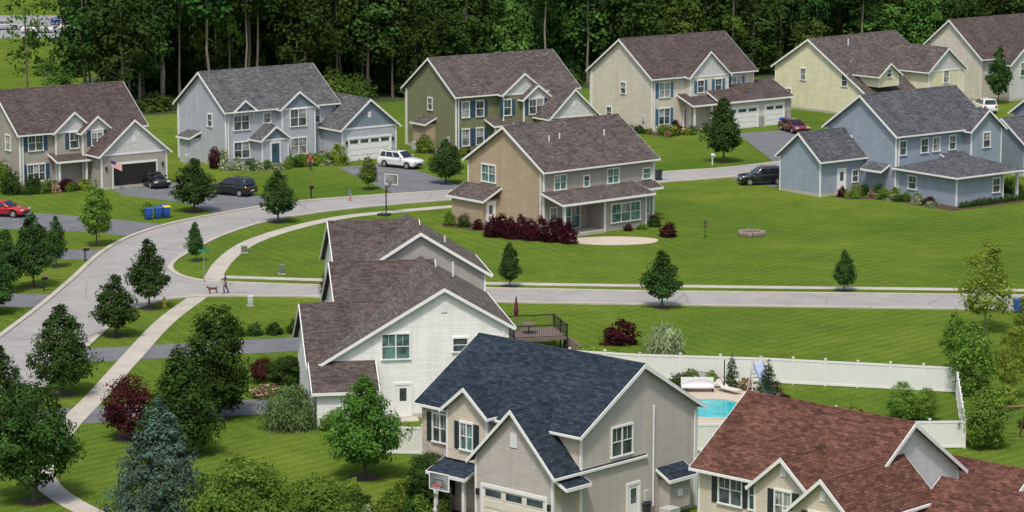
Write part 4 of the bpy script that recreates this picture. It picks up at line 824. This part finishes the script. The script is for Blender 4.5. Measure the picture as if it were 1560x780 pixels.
# ------------------------------------------------------------ people & dog (skin)
def skinned(name,V,E,Rr,sub=1):
    me=bpy.data.meshes.new(name); me.from_pydata(V,E,[]); o=bpy.data.objects.new(name,me); coll.objects.link(o)
    md=o.modifiers.new('s','SKIN'); md.use_smooth_shade=True
    for i,r in enumerate(Rr):
        me.skin_vertices[0].data[i].radius=(r,r) if not isinstance(r,tuple) else r; me.skin_vertices[0].data[i].use_root=(i==0)
    s=o.modifiers.new('u','SUBSURF'); s.levels=sub; s.render_levels=sub
    dg=bpy.context.evaluated_depsgraph_get(); nm=bpy.data.meshes.new_from_object(o.evaluated_get(dg)); o.modifiers.clear(); o.data=nm
    for p in nm.polygons: p.use_smooth=True
    return o
def person(name,loc,yaw,h,top,bottom,stride=.18):
    V=[(0,0,.98),(0,0,1.15),(0,0,1.38),(0,0,1.5),(0,.02,1.6),(0,.01,1.72),
       (-.1,0,.92),(-.11,stride,.5),(-.11,stride*1.0-.06,.09),(-.11,stride+.1,.03),
       (.1,0,.92),(.11,-stride*.3,.5),(.11,-stride-.1,.1),(.11,-stride+.06,.03),
       (-.18,0,1.42),(-.23,-.06,1.15),(-.22,.08,.92),(-.22,.13,.84),
       (.18,0,1.42),(.23,.06,1.15),(.23,.16,.94),(.23,.2,.86)]
    E=[(0,1),(1,2),(2,3),(3,4),(4,5),(0,6),(6,7),(7,8),(8,9),(0,10),(10,11),(11,12),(12,13),(2,14),(14,15),(15,16),(16,17),(2,18),(18,19),(19,20),(20,21)]
    R_=[(.17,.12),(.15,.12),(.18,.13),.06,.10,.085,.11,.075,.055,.045,.11,.075,.055,.045,.065,.052,.038,.04,.065,.052,.038,.04]
    o=skinned(name,V,E,R_); me=o.data
    vs=[list(v.co) for v in me.vertices]; fs=[tuple(p.vertices) for p in me.polygons]
    def fing(p,q,r):
        k=len(vs)
        for c,rd in ((p,r),(q,r*.7)):
            for dx,dy in ((-1,-1),(1,-1),(1,1),(-1,1)): vs.append([c[0]+dx*rd,c[1]+dy*rd,c[2]])
        fs.extend([(k,k+1,k+5,k+4),(k+1,k+2,k+6,k+5),(k+2,k+3,k+7,k+6),(k+3,k,k+4,k+7),(k+4,k+5,k+6,k+7)])
    for sx,hy,hz in ((-.22,.13,.84),(.23,.2,.86)):
        for j,l in enumerate((.075,.085,.08,.065)): fing((sx,hy-.03+.022*j,hz-.02),(sx*.97,hy-.025+.022*j,hz-.03-l),.009)
        fing((sx*.95,hy+.04,hz+.0),(sx*.85,hy+.07,hz-.04),.01)
    fing((0,.12,1.66),(0,.125,1.62),.012)
    m2=bpy.data.meshes.new(name); m2.from_pydata(vs,[],fs); m2.update(); o.data=m2
    for m in (top,bottom,'skin','hair'): m2.materials.append(M[m])
    for p in m2.polygons:
        p.use_smooth=True; c=p.center
        if c.z>1.66 or (c.z>1.56 and c.y<-.01): p.material_index=3
        elif c.z>1.5: p.material_index=2
        elif abs(c.x)>.17 and c.z<1.2: p.material_index=2
        elif c.z>.95: p.material_index=0
        elif c.z<.06: p.material_index=3
        else: p.material_index=1
    s=h/1.8; o.scale=(s,s,s); o.location=(*loc,.012); o.rotation_euler=(0,0,math.radians(yaw))
person('woman_walking',(-22.7,235.4),100,1.7,'cloth_navy','cloth_navy')
person('child_walking',(-15.4,283.4),-60,1.2,'cloth_teal','cloth_pink')
person('person_standing',hB.w(6,-6.5),180,1.7,'cloth_red','cloth_navy',.05)
V=[(0,0,.5),(0,.25,.5),(0,.42,.52),(0,.52,.64),(0,.6,.70),(0,.74,.67),(0,-.2,.5),(0,-.38,.5),(0,-.5,.6),(0,-.6,.7),
 (-.09,.36,.34),(-.09,.36,.17),(-.09,.4,.03),(.09,.36,.34),(.09,.34,.17),(.09,.38,.03),(-.1,-.3,.36),(-.1,-.42,.2),(-.1,-.38,.03),(.1,-.3,.36),(.1,-.42,.2),(.1,-.38,.03),(-.05,.58,.8),(.05,.58,.8)]
E=[(0,1),(1,2),(2,3),(3,4),(4,5),(0,6),(6,7),(7,8),(8,9),(2,10),(10,11),(11,12),(2,13),(13,14),(14,15),(7,16),(16,17),(17,18),(7,19),(19,20),(20,21),(4,22),(4,23)]
R_=[.12,.14,.12,.08,.085,.04,.10,.09,.03,.02,.05,.032,.035,.05,.032,.035,.06,.03,.035,.06,.03,.035,.02,.02]
d=skinned('dog',V,E,R_); d.data.materials.append(M['fur']); d.location=(-23.7,235.4,.01); d.rotation_euler=(0,0,math.radians(120)); d.scale=(.8,.8,.8)
# ------------------------------------------------------------ light & camera
w=bpy.data.worlds.new('World'); scene.world=w; w.use_nodes=True; nt=w.node_tree
sk=nt.nodes.new('ShaderNodeTexSky'); sk.sky_type='NISHITA'; sk.sun_disc=False
sv=Vector((-.12,-.62,1.15)).normalized()
sk.sun_elevation=math.asin(sv.z); sk.sun_rotation=math.atan2(sv.x,sv.y); sk.air_density=1.2; sk.dust_density=4
bg=nt.nodes['Background']; bg.inputs[1].default_value=.15; nt.links.new(sk.outputs[0],bg.inputs[0])
l=bpy.data.lights.new('sun','SUN'); l.energy=2.5; l.angle=math.radians(5.0); l.color=(1,.955,.88)
lo=bpy.data.objects.new('sun',l); coll.objects.link(lo); lo.rotation_euler=sv.to_track_quat('Z','Y').to_euler()
cam=bpy.data.cameras.new('camera'); co=bpy.data.objects.new('camera',cam); coll.objects.link(co); scene.camera=co
th=math.atan(796/4600); co.location=(0,0,43.75); co.rotation_euler=(math.pi/2-th,0,0)
cam.sensor_width=36; cam.lens=36*4600/1560; cam.clip_end=12000; cam.clip_start=1
scene.view_settings.view_transform='Standard'; scene.view_settings.look='None'; scene.view_settings.exposure=0
